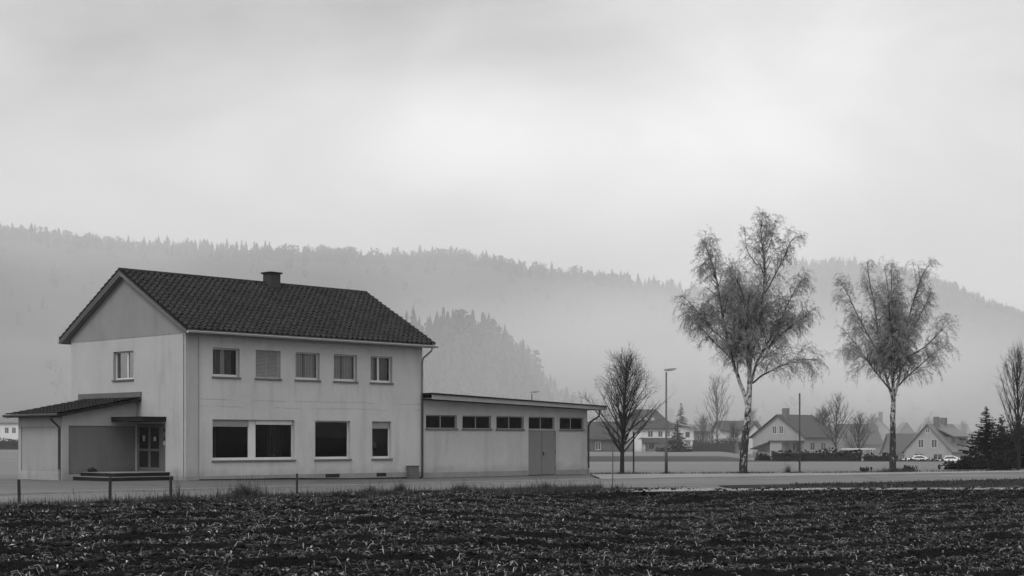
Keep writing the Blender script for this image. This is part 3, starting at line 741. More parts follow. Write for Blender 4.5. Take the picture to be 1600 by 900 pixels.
# annex
AN = 3.49; S0 = 3.68; S1 = 7.30
def az_(a): return 3.38 + a * (3.38 - 2.72) / AN      # underside of the annex roof
anf = MB(); pz0, pz1 = .24, 2.26; pa0, pa1 = -AN + .30, -.02
anf.quad((-AN, S0, -.3), (0, S0, -.3), (0, S0, pz0), (-AN, S0, pz0)); anf.quad((-AN, S0, pz0), (pa0, S0, pz0), (pa0, S0, pz1), (-AN, S0, pz1)); anf.quad((pa1, S0, pz0), (0, S0, pz0), (0, S0, pz1), (pa1, S0, pz1))
anf.add([(-AN, S0, pz1), (0, S0, pz1), (0, S0, az_(0)), (-AN, S0, az_(-AN))], [(0, 1, 2, 3)])
anf.quad((pa0, S0, pz0), (pa0, S0 + .06, pz0), (pa0, S0 + .06, pz1), (pa0, S0, pz1)).quad((pa0, S0, pz1), (pa1, S0, pz1), (pa1, S0 + .06, pz1), (pa0, S0 + .06, pz1)).quad((pa0, S0, pz0), (pa1, S0, pz0), (pa1, S0 + .06, pz0), (pa0, S0 + .06, pz0)).quad((pa1, S0, pz0), (pa1, S0 + .06, pz0), (pa1, S0 + .06, pz1), (pa1, S0, pz1))
e0, e1, ez0, ez1 = S0 + .30, S1 - .22, .36, 2.22
hole = []; wall_holes(anf, lambda hh, d, z: (-AN + d, hh, z), S0, S1, -.3, az_(-AN), [(e0, e1, ez0, ez1)], .05)
anf.add([(-AN, S1, -.3), (0, S1, -.3), (0, S1, az_(0)), (-AN, S1, az_(-AN))], [(0, 1, 2, 3)])
anx = obj('annex', anf, m_annex, house)
obj('infill_panel', MB().box(pa0 - .02, pa1 + .02, S0 + .055, S0 + .08, pz0 - .02, pz1 + .02), m_infill, anx)
obj('infill_panel', MB().box(-AN + .045, -AN + .07, e0 - .02, e1 + .02, ez0 - .02, ez1 + .02), m_infill2, anx)
ar = MB(); x0_, x1_ = -AN - .42, -.004; z0_, z1_ = az_(x0_) + .10, az_(0) + .10
tiled(ar, S0 - .42, S1 + .35, x0_, z0_, x1_, z1_, 15, 12, .022, .03, 6, axis=lambda a, y, z: (y, a, z))
aro = obj('annex_roof', ar, m_felt, house)
obj('roof_deck', MB().prism([(x0_ + .02, S0 - .40, z0_ - .03), (x1_, S0 - .40, z1_ - .03), (x1_, S0 - .40, z1_ - .14), (x0_ + .02, S0 - .40, z0_ - .13)], (0, S1 - S0 + .72, 0)), m_riser, aro)
obj('gutter', MB().tube([(x0_ - .05, S0 - .45, z0_ - .05), (x0_ - .05, S1 + .4, z0_ - .05)], .06, 8), m_pipe, aro)
obj('downpipe', MB().tube([(x0_ - .03, S0 + .15, z0_ - .1), (x0_ + .02, S0 + .15, z0_ - .25), (-AN - .07, S0 + .12, z0_ - .55), (-AN - .07, S0 + .12, .45)], .05, 8), m_pipe, aro)
obj('downpipe', MB().tube([(-AN - .07, S0 + .12, .45), (-AN - .07, S0 + .12, -.05)], .045, 8), m_lightpipe, aro)
obj('upstand', MB().box(-.06, -.002, S0 - .42, 8.35, 3.40, 3.72), M('upstand sheet', .10, .6, .2, 2), house, bevel=.006)
# steps
st = MB(); b1 = 2.67; sA = gab(266, 0)[0]
st.box(-b1, -.022, sA, S0 - .003, .17, .335)
st2 = MB().box(-b1 - .34, -.022, sA - .26, S0 - .003, -.1, .165)
sp_ = obj('steps', MB().box(-b1 + .03, -.024, sA + .03, S0 - .01, .176, .318).box(-b1 - .325, -.024, sA - .245, S0 - .01, -.1, .15), m_riser, house)
obj('tread', MB().box(-b1, -.022, sA, S0 - .003, .318, .34), m_step, sp_, bevel=.006)
obj('tread', MB().box(-b1 - .34, -.022, sA - .26, S0 - .003, .15, .175), m_step, sp_, bevel=.006)

def loc_h(a, s, z=0): 
    p = ORG.xy + AX * a + NX * s; return Vector((p.x, p.y, z))
x = np.arange(0.02, L + SHL, .5); b = MB(); vs = []
for a in x:
    for q in (-.34 - .1 * math.sin(a * 1.9) * math.sin(a * .7), -.03):
        p = loc_h(a, q); vs.append((p.x, p.y, float(h(p.x, p.y)) + .012))
b.add(vs, [(2 * i, 2 * i + 2, 2 * i + 3, 2 * i + 1) for i in range(len(x) - 1)]); struct('drain_strip', b, M('wet gravel strip', .025, .9, .5, 2, 30, .02))
# loose things by the house
mb = MB()
for k in range(3): mb.tube([(random.uniform(-.25, -.15), -.05 + .06 * k, .06 + .03 * (k == 1)), (0, -.03 + .05 * k, .09 + .03 * (k == 1)), (random.uniform(.15, .25), .02 + .03 * k, .05)], [.05, .08, .04], 8)
o = obj('sack', mb, m_black, None, True, loc=loc_h(-2.35, 3.2, .34)); o.rotation_euler.z = A
tag(o, 'small dark crumpled sack lying on the left end of the entrance steps', 'sack')
ub = thing('utility_box', loc_h(0, 0), A, 'low grey metal utility box on the house front beside the downpipe', 'utility box')
a0, a1 = fac(634.5, 0)[0], fac(649, 0)[0]
obj('cabinet', MB().box(a0, a1, -.26, -.024, -.12, .44), M('utility cabinet', .10, .6, .15, 3), ub, bevel=.01)
obj('lid', MB().box(a0 - .02, a1 + .02, -.28, -.024, .44, .47), m_pipe, ub)
# faint lamp and jar behind the narrow ground-floor window
o = lo[2]
tl = thing('table_lamp', loc_h(o[0] + .42, .46, .93), A, 'pale table lamp standing inside the narrow ground floor window', 'lamp')
obj('lamp_shade', MB().tube([(0, 0, .38), (0, 0, .66)], [.2, .12], 14), m_curtaind, tl); obj('lamp_base', MB().tube([(0, 0, 0), (0, 0, .05), (0, 0, .12), (0, 0, .4)], [.1, .1, .03, .02], 10), m_curtaind, tl)
jr = tag(obj('jar', MB().tube([(0, 0, 0), (0, 0, .2), (0, 0, .24), (0, 0, .28)], [.09, .09, .06, .06], 12), m_frame2, None, loc=loc_h(o[0] + .3, .40, .93)), 'pale jar on the ledge inside the narrow ground floor window', 'jar')
obj_shelf = obj('window_ledge', MB().box(o[0] - .1, o[1] + .1, .32, .7, .88, .93), m_room, house)

# ------------------------------------------------------------------ the shed
shed = thing('storage_shed', loc_h(L + .02, 0), A, 'long low flat roofed shed with a strip of five small windows', 'shed')
SL = fac(917.5, 0, .05)[0] - L - .02; SD = 7.0; s0 = .05
fx = lambda u: fac(u, 0, s0)[0] - L - .02
sw = [(fx(a), fx(b), 2.21, 2.87) for a, b in ((665.5, 714), (722.5, 767.5), (775.5, 818.5), (826, 866.5), (874.5, 912))]
sdoor = (fx(825.5), fx(868.5), -.2, 2.19)
wl = MB(); MS = lambda hh, d, z: (hh, s0 + d, z)
wall_holes(wl, MS, 0, SL, -.4, 3.28, sw + [sdoor], .16)
wl.quad((SL, s0, -.4), (SL, SD, -.4), (SL, SD, 3.28), (SL, s0, 3.28)); wl.quad((0, SD, -.4), (SL, SD, -.4), (SL, SD, 3.28), (0, SD, 3.28))
wl.add([(0, s0, 3.28), (SL, s0, 3.28), (SL, s0, 3.29), (0, s0, 3.58)], [(0, 1, 2, 3)]); wl.add([(0, SD, 3.28), (SL, SD, 3.28), (SL, SD, 3.29), (0, SD, 3.58)], [(0, 1, 2, 3)])
obj('wall', wl, m_shedwall, shed)
obj('plinth', MB().box(.0, sdoor[0] - .03, s0 - .03, s0 - .001, -.4, .13).box(sdoor[1] + .03, SL + .02, s0 - .03, s0 - .001, -.4, .13), m_plinth, shed)
obj('interior', MB().box(.1, SL - .1, 3., 3.1, -.2, 3.2).box(.1, SL - .1, .3, 3., -.15, -.05), m_room, shed)
for i, o in enumerate(sw):
    c = (o[0] + o[1]) / 2
    window(shed, MS, o, depth=.10, mull=(c,), mw=.05, sill=(i != 3), fm=m_frame2, gm=m_glassd, b=.045, bot=.05)
c = (sdoor[0] + sdoor[1]) / 2
for (a, b, hd) in ((sdoor[0] + .03, c - .016, 0), (c + .016, sdoor[1] - .03, 1)):
    d = obj('door', MB().box(a, b, s0 + .03, s0 + .075, -.10, 2.17), m_door, shed, bevel=.004)
    if hd:
        obj('handle', MB().tube([(a + .09, s0 + .03, .98), (a + .09, s0 - .02, .98), (a + .2, s0 - .02, .98)], .012, 6).box(a + .06, a + .12, s0 + .015, s0 + .029, .88, 1.08), m_black, d)
    hx = a if not hd else b
    for zz in (.15, 1.0, 1.9): obj('hinge', MB().tube([(hx, s0 + .02, zz), (hx, s0 + .02, zz + .14)], .018, 6), m_black, d)
obj('door_frame', MB().box(sdoor[0], sdoor[1], s0 - .01, s0 + .09, 2.172, 2.19).box(sdoor[0], sdoor[0] + .028, s0 - .01, s0 + .09, -.1, 2.19).box(sdoor[1] - .028, sdoor[1], s0 - .01, s0 + .09, -.1, 2.19), m_frame2, shed)
RO = .72; xr = SL + .75
def rz(a, top): return (3.90 - (3.90 - 3.50) * a / xr) if top else (3.60 - (3.60 - 3.28) * a / xr)
rs = MB().prism([(.0, -RO, rz(0, 1)), (xr, -RO, rz(xr, 1)), (xr, -RO, rz(xr, 1) - .05), (0, -RO, rz(0, 1) - .08)], (0, SD + RO + .4, 0))
sr = obj('roof', rs, m_felt, shed)
obj('fascia', MB().prism([(.01, -RO + .06, rz(0, 1) - .082), (xr - .03, -RO + .06, rz(xr, 1) - .052), (xr - .03, -RO + .06, rz(xr, 0) + .0), (.01, -RO + .06, rz(0, 0))], (0, .03, 0)), m_fascia, sr)
obj('soffit', MB().prism([(.01, -RO + .1, rz(0, 0) + .06), (xr - .06, -RO + .1, rz(xr, 0) + .06), (xr - .06, -RO + .1, rz(xr, 0) + .03), (.01, -RO + .1, rz(0, 0) + .03)], (0, SD + RO + .1, 0)), m_soffit, sr)
obj('end_fascia', MB().box(xr - .03, xr, -RO + .03, SD + .3, rz(xr, 0) - .0, rz(xr, 1) - .055), m_fascia, sr)
obj('downpipe', MB().tube([(SL + .42, -RO + .25, rz(xr, 0)), (SL + .40, -RO + .27, 2.95), (SL + .1, -.1, 2.65), (SL + .02, -.03, 2.45), (SL + .02, -.03, .2)], .05, 8), m_pipe, shed)
obj('downpipe', MB().tube([(SL + .02, -.03, .2), (SL + .02, -.03, -.15)], .045, 8), m_lightpipe, shed)

# ------------------------------------------------------------------ posts and poles
GP = 'wooden posts along the field edge'
pl = ['leaning short wooden post, leftmost, in front of the annex end wall', 'short wooden post in front of the annex front wall', 'short wooden post in front of the entrance steps', 'short wooden post standing alone in front of the ground floor windows']
for i, (u, vb, vt_, r) in enumerate(((30, 795, 748, .04), (172, 787, 743, .042), (267, 784, 741, .04), (464, 777, 740, .036))):
    Yp = (1.6 if u < 400 else 1.71) * F / (vb - HZ); p = ground(u, Yp); H = (vb - vt_) / F * Yp
    lx = random.uniform(-.015, .015)
    mb = MB().tube([(0, 0, -.1), (0, 0, H * .5), (lx, 0, H - .02), (lx, 0, H)], [r, r, r * .96, r * .7], 7)
    tag(obj('wooden_post', mb, m_wood, None, loc=p), pl[i], 'post', GP)
p = ground(957, 52.3); mb = MB().tube([(0, 0, -.1), (.01, 0, .9), (.005, 0, 1.6)], .022, 6)
tag(obj('marker_stake', mb, m_pole, None, loc=p), 'thin upright marker stake at the field edge in front of the bare young tree', 'stake')
p = ground(990, 80.); mb = MB().tube([(0, 0, -.1), (0, 0, 1.2), (.0, 0, 2.25)], .045, 7)
tag(obj('tree_stake', mb, m_wood, None, loc=p), 'thin wooden tree stake just right of the bare young tree', 'stake')
def street_lamp(p, H, label, rz_=0.):
    o = thing('street_lamp', p, rz_, label, 'street lamp', 'street lamps')
    obj('pole', MB().tube([(0, 0, -.1), (0, 0, 1.5), (0, 0, 1.55), (0, 0, H - .12)], [.085, .08, .058, .045], 10), m_pole, o, True)
    obj('base_plate', MB().tube([(0, 0, -.02), (0, 0, .06)], .15, 10), m_metal, o)
    hd = obj('lamp_head', MB().prism([(-.13, -.12, H - .10), (-.13, .12, H - .10), (-.10, .12, H + .04), (-.10, -.12, H + .04)], (.0, 0, 0)).add([], []), m_lamphead, o) if False else None
    b = MB(); sec = [(-.12, .06, -.05, .02), (.0, .10, -.06, .05), (.24, .11, -.03, .08), (.46, .09, .01, .09), (.54, .04, .03, .07)]
    vs = []; 
    for (x, w, zl, zh) in sec: vs += [(x, -w, H + zl), (x, w, H + zl), (x, w * .7, H + zh), (x, -w * .7, H + zh)]
    fs = [(0, 3, 2, 1), (16, 17, 18, 19)]
    for i in range(4):
        for j in range(4): fs.append((i * 4 + j, i * 4 + (j + 1) % 4, i * 4 + 4 + (j + 1) % 4, i * 4 + 4 + j))
    b.add(vs, fs); obj('lamp_head', b, m_lamphead, o)
    obj('lens', MB().prism([(.06, -.08, H - .058), (.42, -.06, H - .012), (.42, .06, H - .012), (.06, .08, H - .058)], (0, 0, -.015)), m_frame2, o)
    return o
street_lamp(ground(1041, 80.), 5.55, 'grey street lamp standing between the bare young tree and the left birch')
street_lamp(ground(831, 104.), 5.15, 'street lamp of which only the head shows above the shed roof')
fp = thing('pole', ground(1249.5, 84.6), 0, 'plain dark pole standing on the lawn between the two birches', 'pole')
obj('shaft', MB().tube([(0, 0, -.1), (0, 0, 2.), (0, 0, 4.4)], [.055, .05, .045], 9), m_pole, fp, True)
obj('cap', MB().tube([(0, 0, 4.4), (0, 0, 4.46)], [.06, .03], 9), m_pole, fp); obj('foot', MB().tube([(0, 0, -.05), (0, 0, .09)], [.13, .11], 9), m_pole, fp)

# ------------------------------------------------------------------ trees
def nrm(v): return v / (np.linalg.norm(v) + 1e-9)
UP = np.array((0, 0, 1.))
def sprout(p, d, L, n, curl, jit, g=None):
    """wandering branch: curl bends it up (+) or down (-)"""
    pts = [np.array(p, float)]; d = nrm(np.array(d, float))
    for i in range(n):
        d = nrm(d + UP * (curl if not callable(curl) else curl(i / n)) + (g or random).random() * 0 + rng.normal(0, jit, 3)); pts.append(pts[-1] + d * L / n)
    return np.array(pts)
def along(pts, t):
    k = t * (len(pts) - 1); i = min(int(k), len(pts) - 2); f = k - i
    return pts[i] * (1 - f) + pts[i + 1] * f, nrm(pts[i + 1] - pts[i])
def side_dir(tan, ang, az=None):
    az = random.uniform(0, 6.283) if az is None else az
    a = nrm(np.cross(tan, (.31, .2, .93) if abs(tan[2]) < .95 else (1, 0, 0))); b = np.cross(tan, a)
    return nrm(tan * math.cos(ang) + (a * math.cos(az) + b * math.sin(az)) * math.sin(ang))
def smoothline(pts, n):
    pts = np.array(pts, float); k = len(pts); tt = np.linspace(0, k - 1, n); out = []
    for t in tt:
        i = min(int(t), k - 2); f = t - i; p0 = pts[max(i - 1, 0)]; p1 = pts[i]; p2 = pts[i + 1]; p3 = pts[min(i + 2, k - 1)]
        out.append(.5 * (2 * p1 + (p2 - p0) * f + (2 * p0 - 5 * p1 + 4 * p2 - p3) * f * f + (3 * p1 - p0 - 3 * p2 + p3) * f ** 3))
    return np.array(out)

def birch(base, label, stems, crown_top, trunk_r, sc, dens=1.0):
    """stems: list of (polyline in metres relative to the base, start radius, end radius, first branch height fraction)"""
    o = thing('birch_tree', base, 0, label, 'birch tree', 'birch trees beside the road')
    tr = NB(); br = NB(); tw = NB(); lf = []
    def hang(p, d, L, up=.0):
        n = 5; pts = sprout(p, d, L, n, lambda q: up * (1 - q) - .55 * q - .17, .10)
        tw.tube(pts, np.linspace(.0052, .0026, n + 1), 3)
        m = int(L / .045)
        for k in range(m):
            t_ = (k + random.random()) / m
            if t_ < .15: continue
            q, _ = along(pts, min(t_, .999)); lf.append(q + rng.normal(0, .035, 3))
        # side twigs
        for k in range(int(L / .22)):
            q, tg = along(pts, random.uniform(.1, .8)); l2 = random.uniform(.15, .4)
            p2 = sprout(q, side_dir(tg, random.uniform(.4, .9)), l2, 3, -.25, .15); tw.tube(p2, [.0035, .003, .0025, .002], 3)
            for e in range(int(l2 / .05)): lf.append(along(p2, random.random() * .999)[0] + rng.normal(0, .03, 3))
    def secondary(p, d, L, r, depth=0):
        n = 7; pts = sprout(p, d, L, n, lambda q: .10 - .26 * q * q, .09)
        br.tube(pts, np.linspace(r, r * .22, n + 1), 5)
        k = int(L / .115 * dens)
        for e in range(k):
            t_ = random.uniform(.12, 1.)
            q, tg = along(pts, min(t_, .999))
            dd = nrm(side_dir(tg, random.uniform(.5, 1.1)) + np.array((0, 0, -.35)))
            hang(q, dd, random.uniform(.35, 1.25) * max(.5, 1.75 - 1.35 * (q[2] / crown_top)), random.uniform(0, .14))
        if depth < 1 and L > .8:
            for e in range(int(L / .45)):
                q, tg = along(pts, random.uniform(.2, .85)); secondary(q, side_dir(tg, random.uniform(.45, .8)), L * random.uniform(.3, .55), r * .5, depth + 1)
    jobs = [(smoothline(pl_, max(10, len(pl_) * 4)), r0, r1, f0, slen) for (pl_, r0, r1, f0, slen) in stems]
    for (pts, r0, r1, f0, slen) in list(jobs):
        if slen < .9: continue
        Ls = np.linalg.norm(np.diff(pts, axis=0), axis=1).sum()
        for e in range(int(Ls / 1.15)):
            t_ = random.uniform(max(.12, f0 * .8), .82); q, tg = along(pts, t_)
            Lx = (.7 + 2.1 * (1 - t_)) * random.uniform(.75, 1.15) * slen / 1.6
            p2 = sprout(q, nrm(side_dir(tg, random.uniform(.4, .7)) + UP * .2), Lx, 10, .035, .05)
            rr = (r1 + (r0 - r1) * (1 - t_)) * .5
            jobs.append((p2, min(.04, rr), .007, .12, slen * .62))
    for (pts, r0, r1, f0, slen) in jobs:
        n = len(pts)
        pts[1:-1] += rng.normal(0, .010, (n - 2, 3))
        rad = r1 + (r0 - r1) * (1 - np.linspace(0, 1, n)) ** .9
        (tr if r0 > .07 else br).tube(pts, rad, 10 if r0 > .07 else 6)
        Ls = np.linalg.norm(np.diff(pts, axis=0), axis=1).sum()
        k = int(Ls * (1 - f0) / .21 * dens) if f0 < 1 else 0
        for e in range(k):
            t_ = f0 + (1 - f0) * (e + random.random()) / k
            q, tg = along(pts, min(t_, .999)); rr = float(np.interp(t_, np.linspace(0, 1, n), rad))
            fall = 1 - .72 * (t_ - f0) / (1 - f0)
            secondary(q, nrm(side_dir(tg, random.uniform(.5, .95)) + UP * .12), slen * .8 * fall * random.uniform(.6, 1.25) + .25, min(.03, rr * .55))
        for e in range(int(5 * dens)): hang(pts[-1], side_dir(nrm(pts[-1] - pts[-3]), random.uniform(.1, .9)), random.uniform(.2, .5), .1)
    obj('trunk', tr, m_birch, o, True)
    obj('limbs', br, m_limb, o, True); c = obj('crown', tw, m_twig, o)
    nb = NB(); nb.quads(np.array(lf), rng.uniform(.024, .05, len(lf)), .2, 1.3); obj('leaves', nb, m_bleaf, c)
    return o
def px(u0, v0, k, dys):
    """polyline from photo pixels (u, v, depth offset m) to metres relative to the base pixel"""
    def sh(u, v): return (u0 + 8 + (u - u0 - 8) * .95, 610 - (610 - v) * .945) if v < 610 else (u, v)
    return [((sh(u, v)[0] - u0) * k, dy, (v0 - sh(u, v)[1]) * k) for (u, v, dy) in dys]
k1 = 81.2 / F; B1 = ground(1161, 81.2)
q = lambda l: px(1161, 740, k1, l)
st1 = [
    (q([(1161, 743, 0), (1163, 700, 0), (1167, 660, 0), (1170, 630, 0), (1172, 590, .05)]), .235, .125, 1., 0),
    (q([(1170, 640, 0), (1162, 612, .1), (1150, 578, .2), (1140, 545, .25), (1131, 508, .1), (1122, 460, -.1), (1115, 420, -.1), (1104, 385, .0), (1097, 368, 0)]), .115, .014, .2, 1.8),
    (q([(1172, 595, .05), (1172, 560, 0), (1178, 520, -.1), (1187, 478, -.2), (1194, 440, -.2), (1196, 405, -.1), (1192, 370, 0), (1190, 345, .1), (1193, 322, .1)]), .12, .012, .06, 1.9),
    (q([(1173, 600, .0), (1185, 565, .4), (1205, 530, .7), (1228, 490, .9), (1244, 455, .9), (1262, 425, .8)]), .085, .012, .15, 1.6),
    (q([(1176, 598, 0), (1195, 583, -.4), (1222, 570, -.7), (1250, 561, -.9), (1268, 560, -1.)]), .055, .010, .2, 1.15),
    (q([(1171, 575, 0), (1166, 540, .6), (1160, 505, .9), (1158, 465, 1.1), (1152, 430, 1.1), (1148, 400, 1.2)]), .07, .012, .15, 1.5),
    (q([(1135, 530, .2), (1112, 512, -.1), (1092, 490, -.4), (1072, 468, -.6), (1064, 461, -.7)]), .045, .009, .15, 1.1),
    (q([(1144, 560, .2), (1118, 530, .7), (1095, 505, 1.0), (1080, 490, 1.2)]), .04, .009, .15, 1.1),
    (q([(1178, 522, -.1), (1165, 480, -.9), (1150, 445, -1.3), (1135, 420, -1.4)]), .055, .010, .15, 1.3),
    (q([(1190, 460, -.2), (1208, 425, -.6), (1224, 392, -.8), (1236, 365, -.8), (1248, 358, -.8)]), .045, .008, .2, 1.0),
    (q([(1195, 545, .5), (1225, 515, 0), (1248, 498, -.4), (1258, 490, -.5)]), .04, .008, .15, 1.2),
    (q([(1196, 415, -.1), (1180, 395, .4), (1170, 375, .6), (1166, 345, .5)]), .03, .007, .2, .8),
]
birch(B1, 'taller birch with a leaning forked white trunk and drooping twigs, left of the two', st1, 14.4, .235, 1.)
k2 = 86.4 / F; B2 = ground(1395, 86.4)
q = lambda l: px(1395, 737, k2, l)
st2 = [
    (q([(1395, 740, 0), (1395, 700, 0), (1395, 660, 0), (1396, 622, 0)]), .205, .125, 1., 0),
    (q([(1396, 625, 0), (1394, 580, 0), (1393, 535, .1), (1394, 490, 0), (1392, 445, -.1), (1392, 405, 0)]), .1, .012, .08, 1.7),
    (q([(1395, 622, 0), (1386, 590, .2), (1378, 550, .3), (1372, 510, .3), (1366, 470, .2), (1358, 430, .2), (1354, 400, .2)]), .085, .012, .15, 1.55),
    (q([(1396, 622, 0), (1404, 590, -.2), (1409, 550, -.3), (1414, 510, -.3), (1424, 470, -.3), (1440, 425, -.2), (1455, 400, -.1)]), .085, .012, .15, 1.5),
    (q([(1393, 612, 0), (1372, 590, -.4), (1350, 565, -.7), (1330, 538, -.9), (1314, 518, -1.)]), .055, .009, .18, 1.1),
    (q([(1397, 610, 0), (1418, 590, .4), (1445, 568, .7), (1468, 548, .9), (1488, 534, 1.)]), .055, .009, .18, 1.1),
    (q([(1380, 560, .2), (1362, 520, .9), (1346, 485, 1.2), (1330, 450, 1.3), (1318, 428, 1.3)]), .05, .009, .15, 1.25),
    (q([(1410, 545, -.3), (1430, 510, .5), (1448, 480, .8), (1460, 455, .9)]), .05, .009, .15, 1.25),
    (q([(1396, 600, 0), (1400, 560, 1.0), (1408, 510, 1.5), (1412, 460, 1.6), (1414, 410, 1.5)]), .06, .010, .15, 1.4),
    (q([(1395, 600, 0), (1390, 555, -1.0), (1380, 505, -1.5), (1376, 455, -1.6), (1372, 412, -1.4)]), .06, .010, .15, 1.4),
    (q([(1408, 560, -.3), (1440, 540, -.9), (1462, 515, -1.2), (1470, 500, -1.2)]), .04, .008, .15, 1.1),
    (q([(1384, 575, .2), (1355, 555, .9), (1335, 545, 1.2)]), .04, .008, .15, 1.1),
]
birch(B2, 'shorter birch with a straight pale trunk and even oval crown, right of the two', st2, 12.6, .205, 1., .9)

def bare_tree(name, base, H, Wd, clear, label, cat, group=None, r=.1, n1=26, ang=.55, curl=.09, bark=None, twm=None, tw_len=.6, round_=.75, thick=1., nt=9, lod=1., cap=.68):
    """leafless tree: trunk up through an oval crown, ascending limbs, forking fine twigs"""
    o = thing(name, base, 0, label, cat, group)
    tr = NB(); tw = NB()
    tp = sprout((0, 0, -.1), (0, 0, 1), H * .97 + .1, 12, .05, .018)
    tr.tube(tp, np.linspace(r, .012 * thick, 13) ** 1.0, 9)
    def twig(p, d, L, rr, lv):
        pts = sprout(p, d, L, 5, curl * 1.1, .10); tw.tube(pts, np.linspace(rr, rr * .4, 6), 3)
        if lv > 0:
            for e in range(3 if lv > 1 else 2):
                q, tg = along(pts, random.uniform(.25, .9)); twig(q, side_dir(tg, random.uniform(.3, .7)), L * random.uniform(.45, .75), rr * .6, lv - 1)
    for e in range(n1):
        f = clear + (1 - clear) * .86 * (e + random.random() * .8) / n1
        p, tg = along(tp, f); rel = (f - clear) / (1 - clear)
        prof = math.sin(math.pi * min(1, (.16 + rel * .95)) ** round_) if rel < 1 else .1
        reach = Wd * .5 * max(.25, prof)
        a_ = ang * random.uniform(.75, 1.25) * (1 - .35 * rel)
        Lb = min(reach / math.sin(a_) * 1.05, (H - p[2]) * cap); Lb = max(Lb, H * .09)
        pts = sprout(p, side_dir(tg, a_, e * 2.4 + random.uniform(-.4, .4)), Lb, 8, curl, .05)
        rb = r * .38 * (1 - .6 * rel)
        tr.tube(pts, np.linspace(rb, .008 * thick, 9), 5)
        for k in range(int(nt * (1 - .4 * rel))):
            q, tg2 = along(pts, random.uniform(.15, 1.) * .999)
            twig(q, side_dir(tg2, random.uniform(.3, .75)), tw_len * random.uniform(.5, 1.2), .009 * thick, 1 if lod < 1 else 2)
    for k in range(5): twig(tp[-2], side_dir(UP, random.uniform(.1, .5)), tw_len, .008 * thick, 1)
    obj('trunk', tr, bark or m_bark, o, True); obj('crown', tw, twm or m_twigd, o)
    return o
bare_tree('bare_tree', ground(972, 80.), 6.5, 4.5, .16, 'small bare young tree with dense upright twigs beside the shed', 'tree', r=.13, n1=60, ang=.70, curl=.025, tw_len=.7, nt=12, cap=.62)
bare_tree('poplar_tree', ground(1591, 92), 7.5, 3.4, .12, 'tall bare tree with upright branches behind the dark shrubs at the right edge', 'tree', r=.11, n1=40, ang=.52, curl=.08, tw_len=.8, nt=9, cap=.75)
bare_tree('bare_tree', ground(1121, 262), 13.2, 7.5, .15, 'tall pale hazy bare tree in front of the low grey village building', 'tree', r=.17, n1=30, ang=.62, curl=.05, bark=m_bark2, twm=m_twigg, tw_len=1.5, thick=2.5, nt=8, lod=.5)
bare_tree('bare_tree', ground(1306, 170), 8.0, 5.4, .22, 'bare round crowned tree in front of the grey gabled house', 'tree', r=.15, n1=24, ang=.75, curl=.06, bark=m_bark2, twm=m_twigd, tw_len=1.1, thick=1.6, nt=8, lod=.5)
bare_tree('bare_tree', ground(1284, 262), 9.6, 7.6, .10, 'dense dark round bare tree overlapping the roof of the grey gabled house', 'tree', r=.2, n1=44, ang=.8, curl=.05, tw_len=1.3, thick=3.4, nt=12, lod=.5)
bare_tree('bare_tree', ground(1172, 330), 9.5, 8, .2, 'faint round bare tree rising behind the white gabled house', 'tree', r=.2, n1=30, ang=.75, bark=m_bark2, twm=m_twigg, tw_len=1.5, thick=3., nt=9, lod=.5)
bare_tree('bare_tree', ground(1203, 380), 7.5, 7, .2, 'small faint bare tree behind the left eave of the grey gabled house', 'tree', r=.2, n1=24, ang=.8, twm=m_twigg, tw_len=1.4, thick=3.5, nt=9, lod=.5)
bare_tree('bare_tree', ground(1503, 420), 9.0, 7, .2, 'faint round tree on the skyline behind the house with the dormer', 'tree', r=.2, n1=24, ang=.8, twm=m_twigg, tw_len=1.5, thick=3.5, nt=9, lod=.5)

bare_tree('bare_tree', ground(1340, 250), 8.2, 7.5, .15, 'dark spreading bare tree beside the carport, right of the round crowned tree', 'tree', r=.18, n1=36, ang=.8, curl=.05, tw_len=1.3, thick=2.6, nt=10, lod=.5)
bare_tree('bare_tree', ground(1362, 340), 9.5, 7.0, .15, 'hazy bare tree in front of the hazy pale gabled house', 'tree', r=.2, n1=28, ang=.7, twm=m_twigg, tw_len=1.5, thick=2.8, nt=9, lod=.5)
bare_tree('bare_tree', ground(1452, 400), 9.5, 9.0, .15, 'faint wide bare tree on the skyline above the steep gable', 'tree', r=.2, n1=34, ang=.85, twm=m_twigg, tw_len=1.6, thick=3.4, nt=10, lod=.5)
bare_tree('bare_tree', ground(1098, 274), 6.2, 5.5, .15, 'low bushy bare tree at the left end of the low grey village building', 'tree', r=.14, n1=30, ang=.85, twm=m_twigg, tw_len=1.2, thick=2.4, nt=9, lod=.5)
bare_tree('bare_tree', ground(1147, 250), 5.0, 4.0, .12, 'low bushy bare tree just left of the leaning birch trunk', 'tree', r=.12, n1=26, ang=.85, twm=m_twigg, tw_len=1.0, thick=2., nt=9, lod=.5)
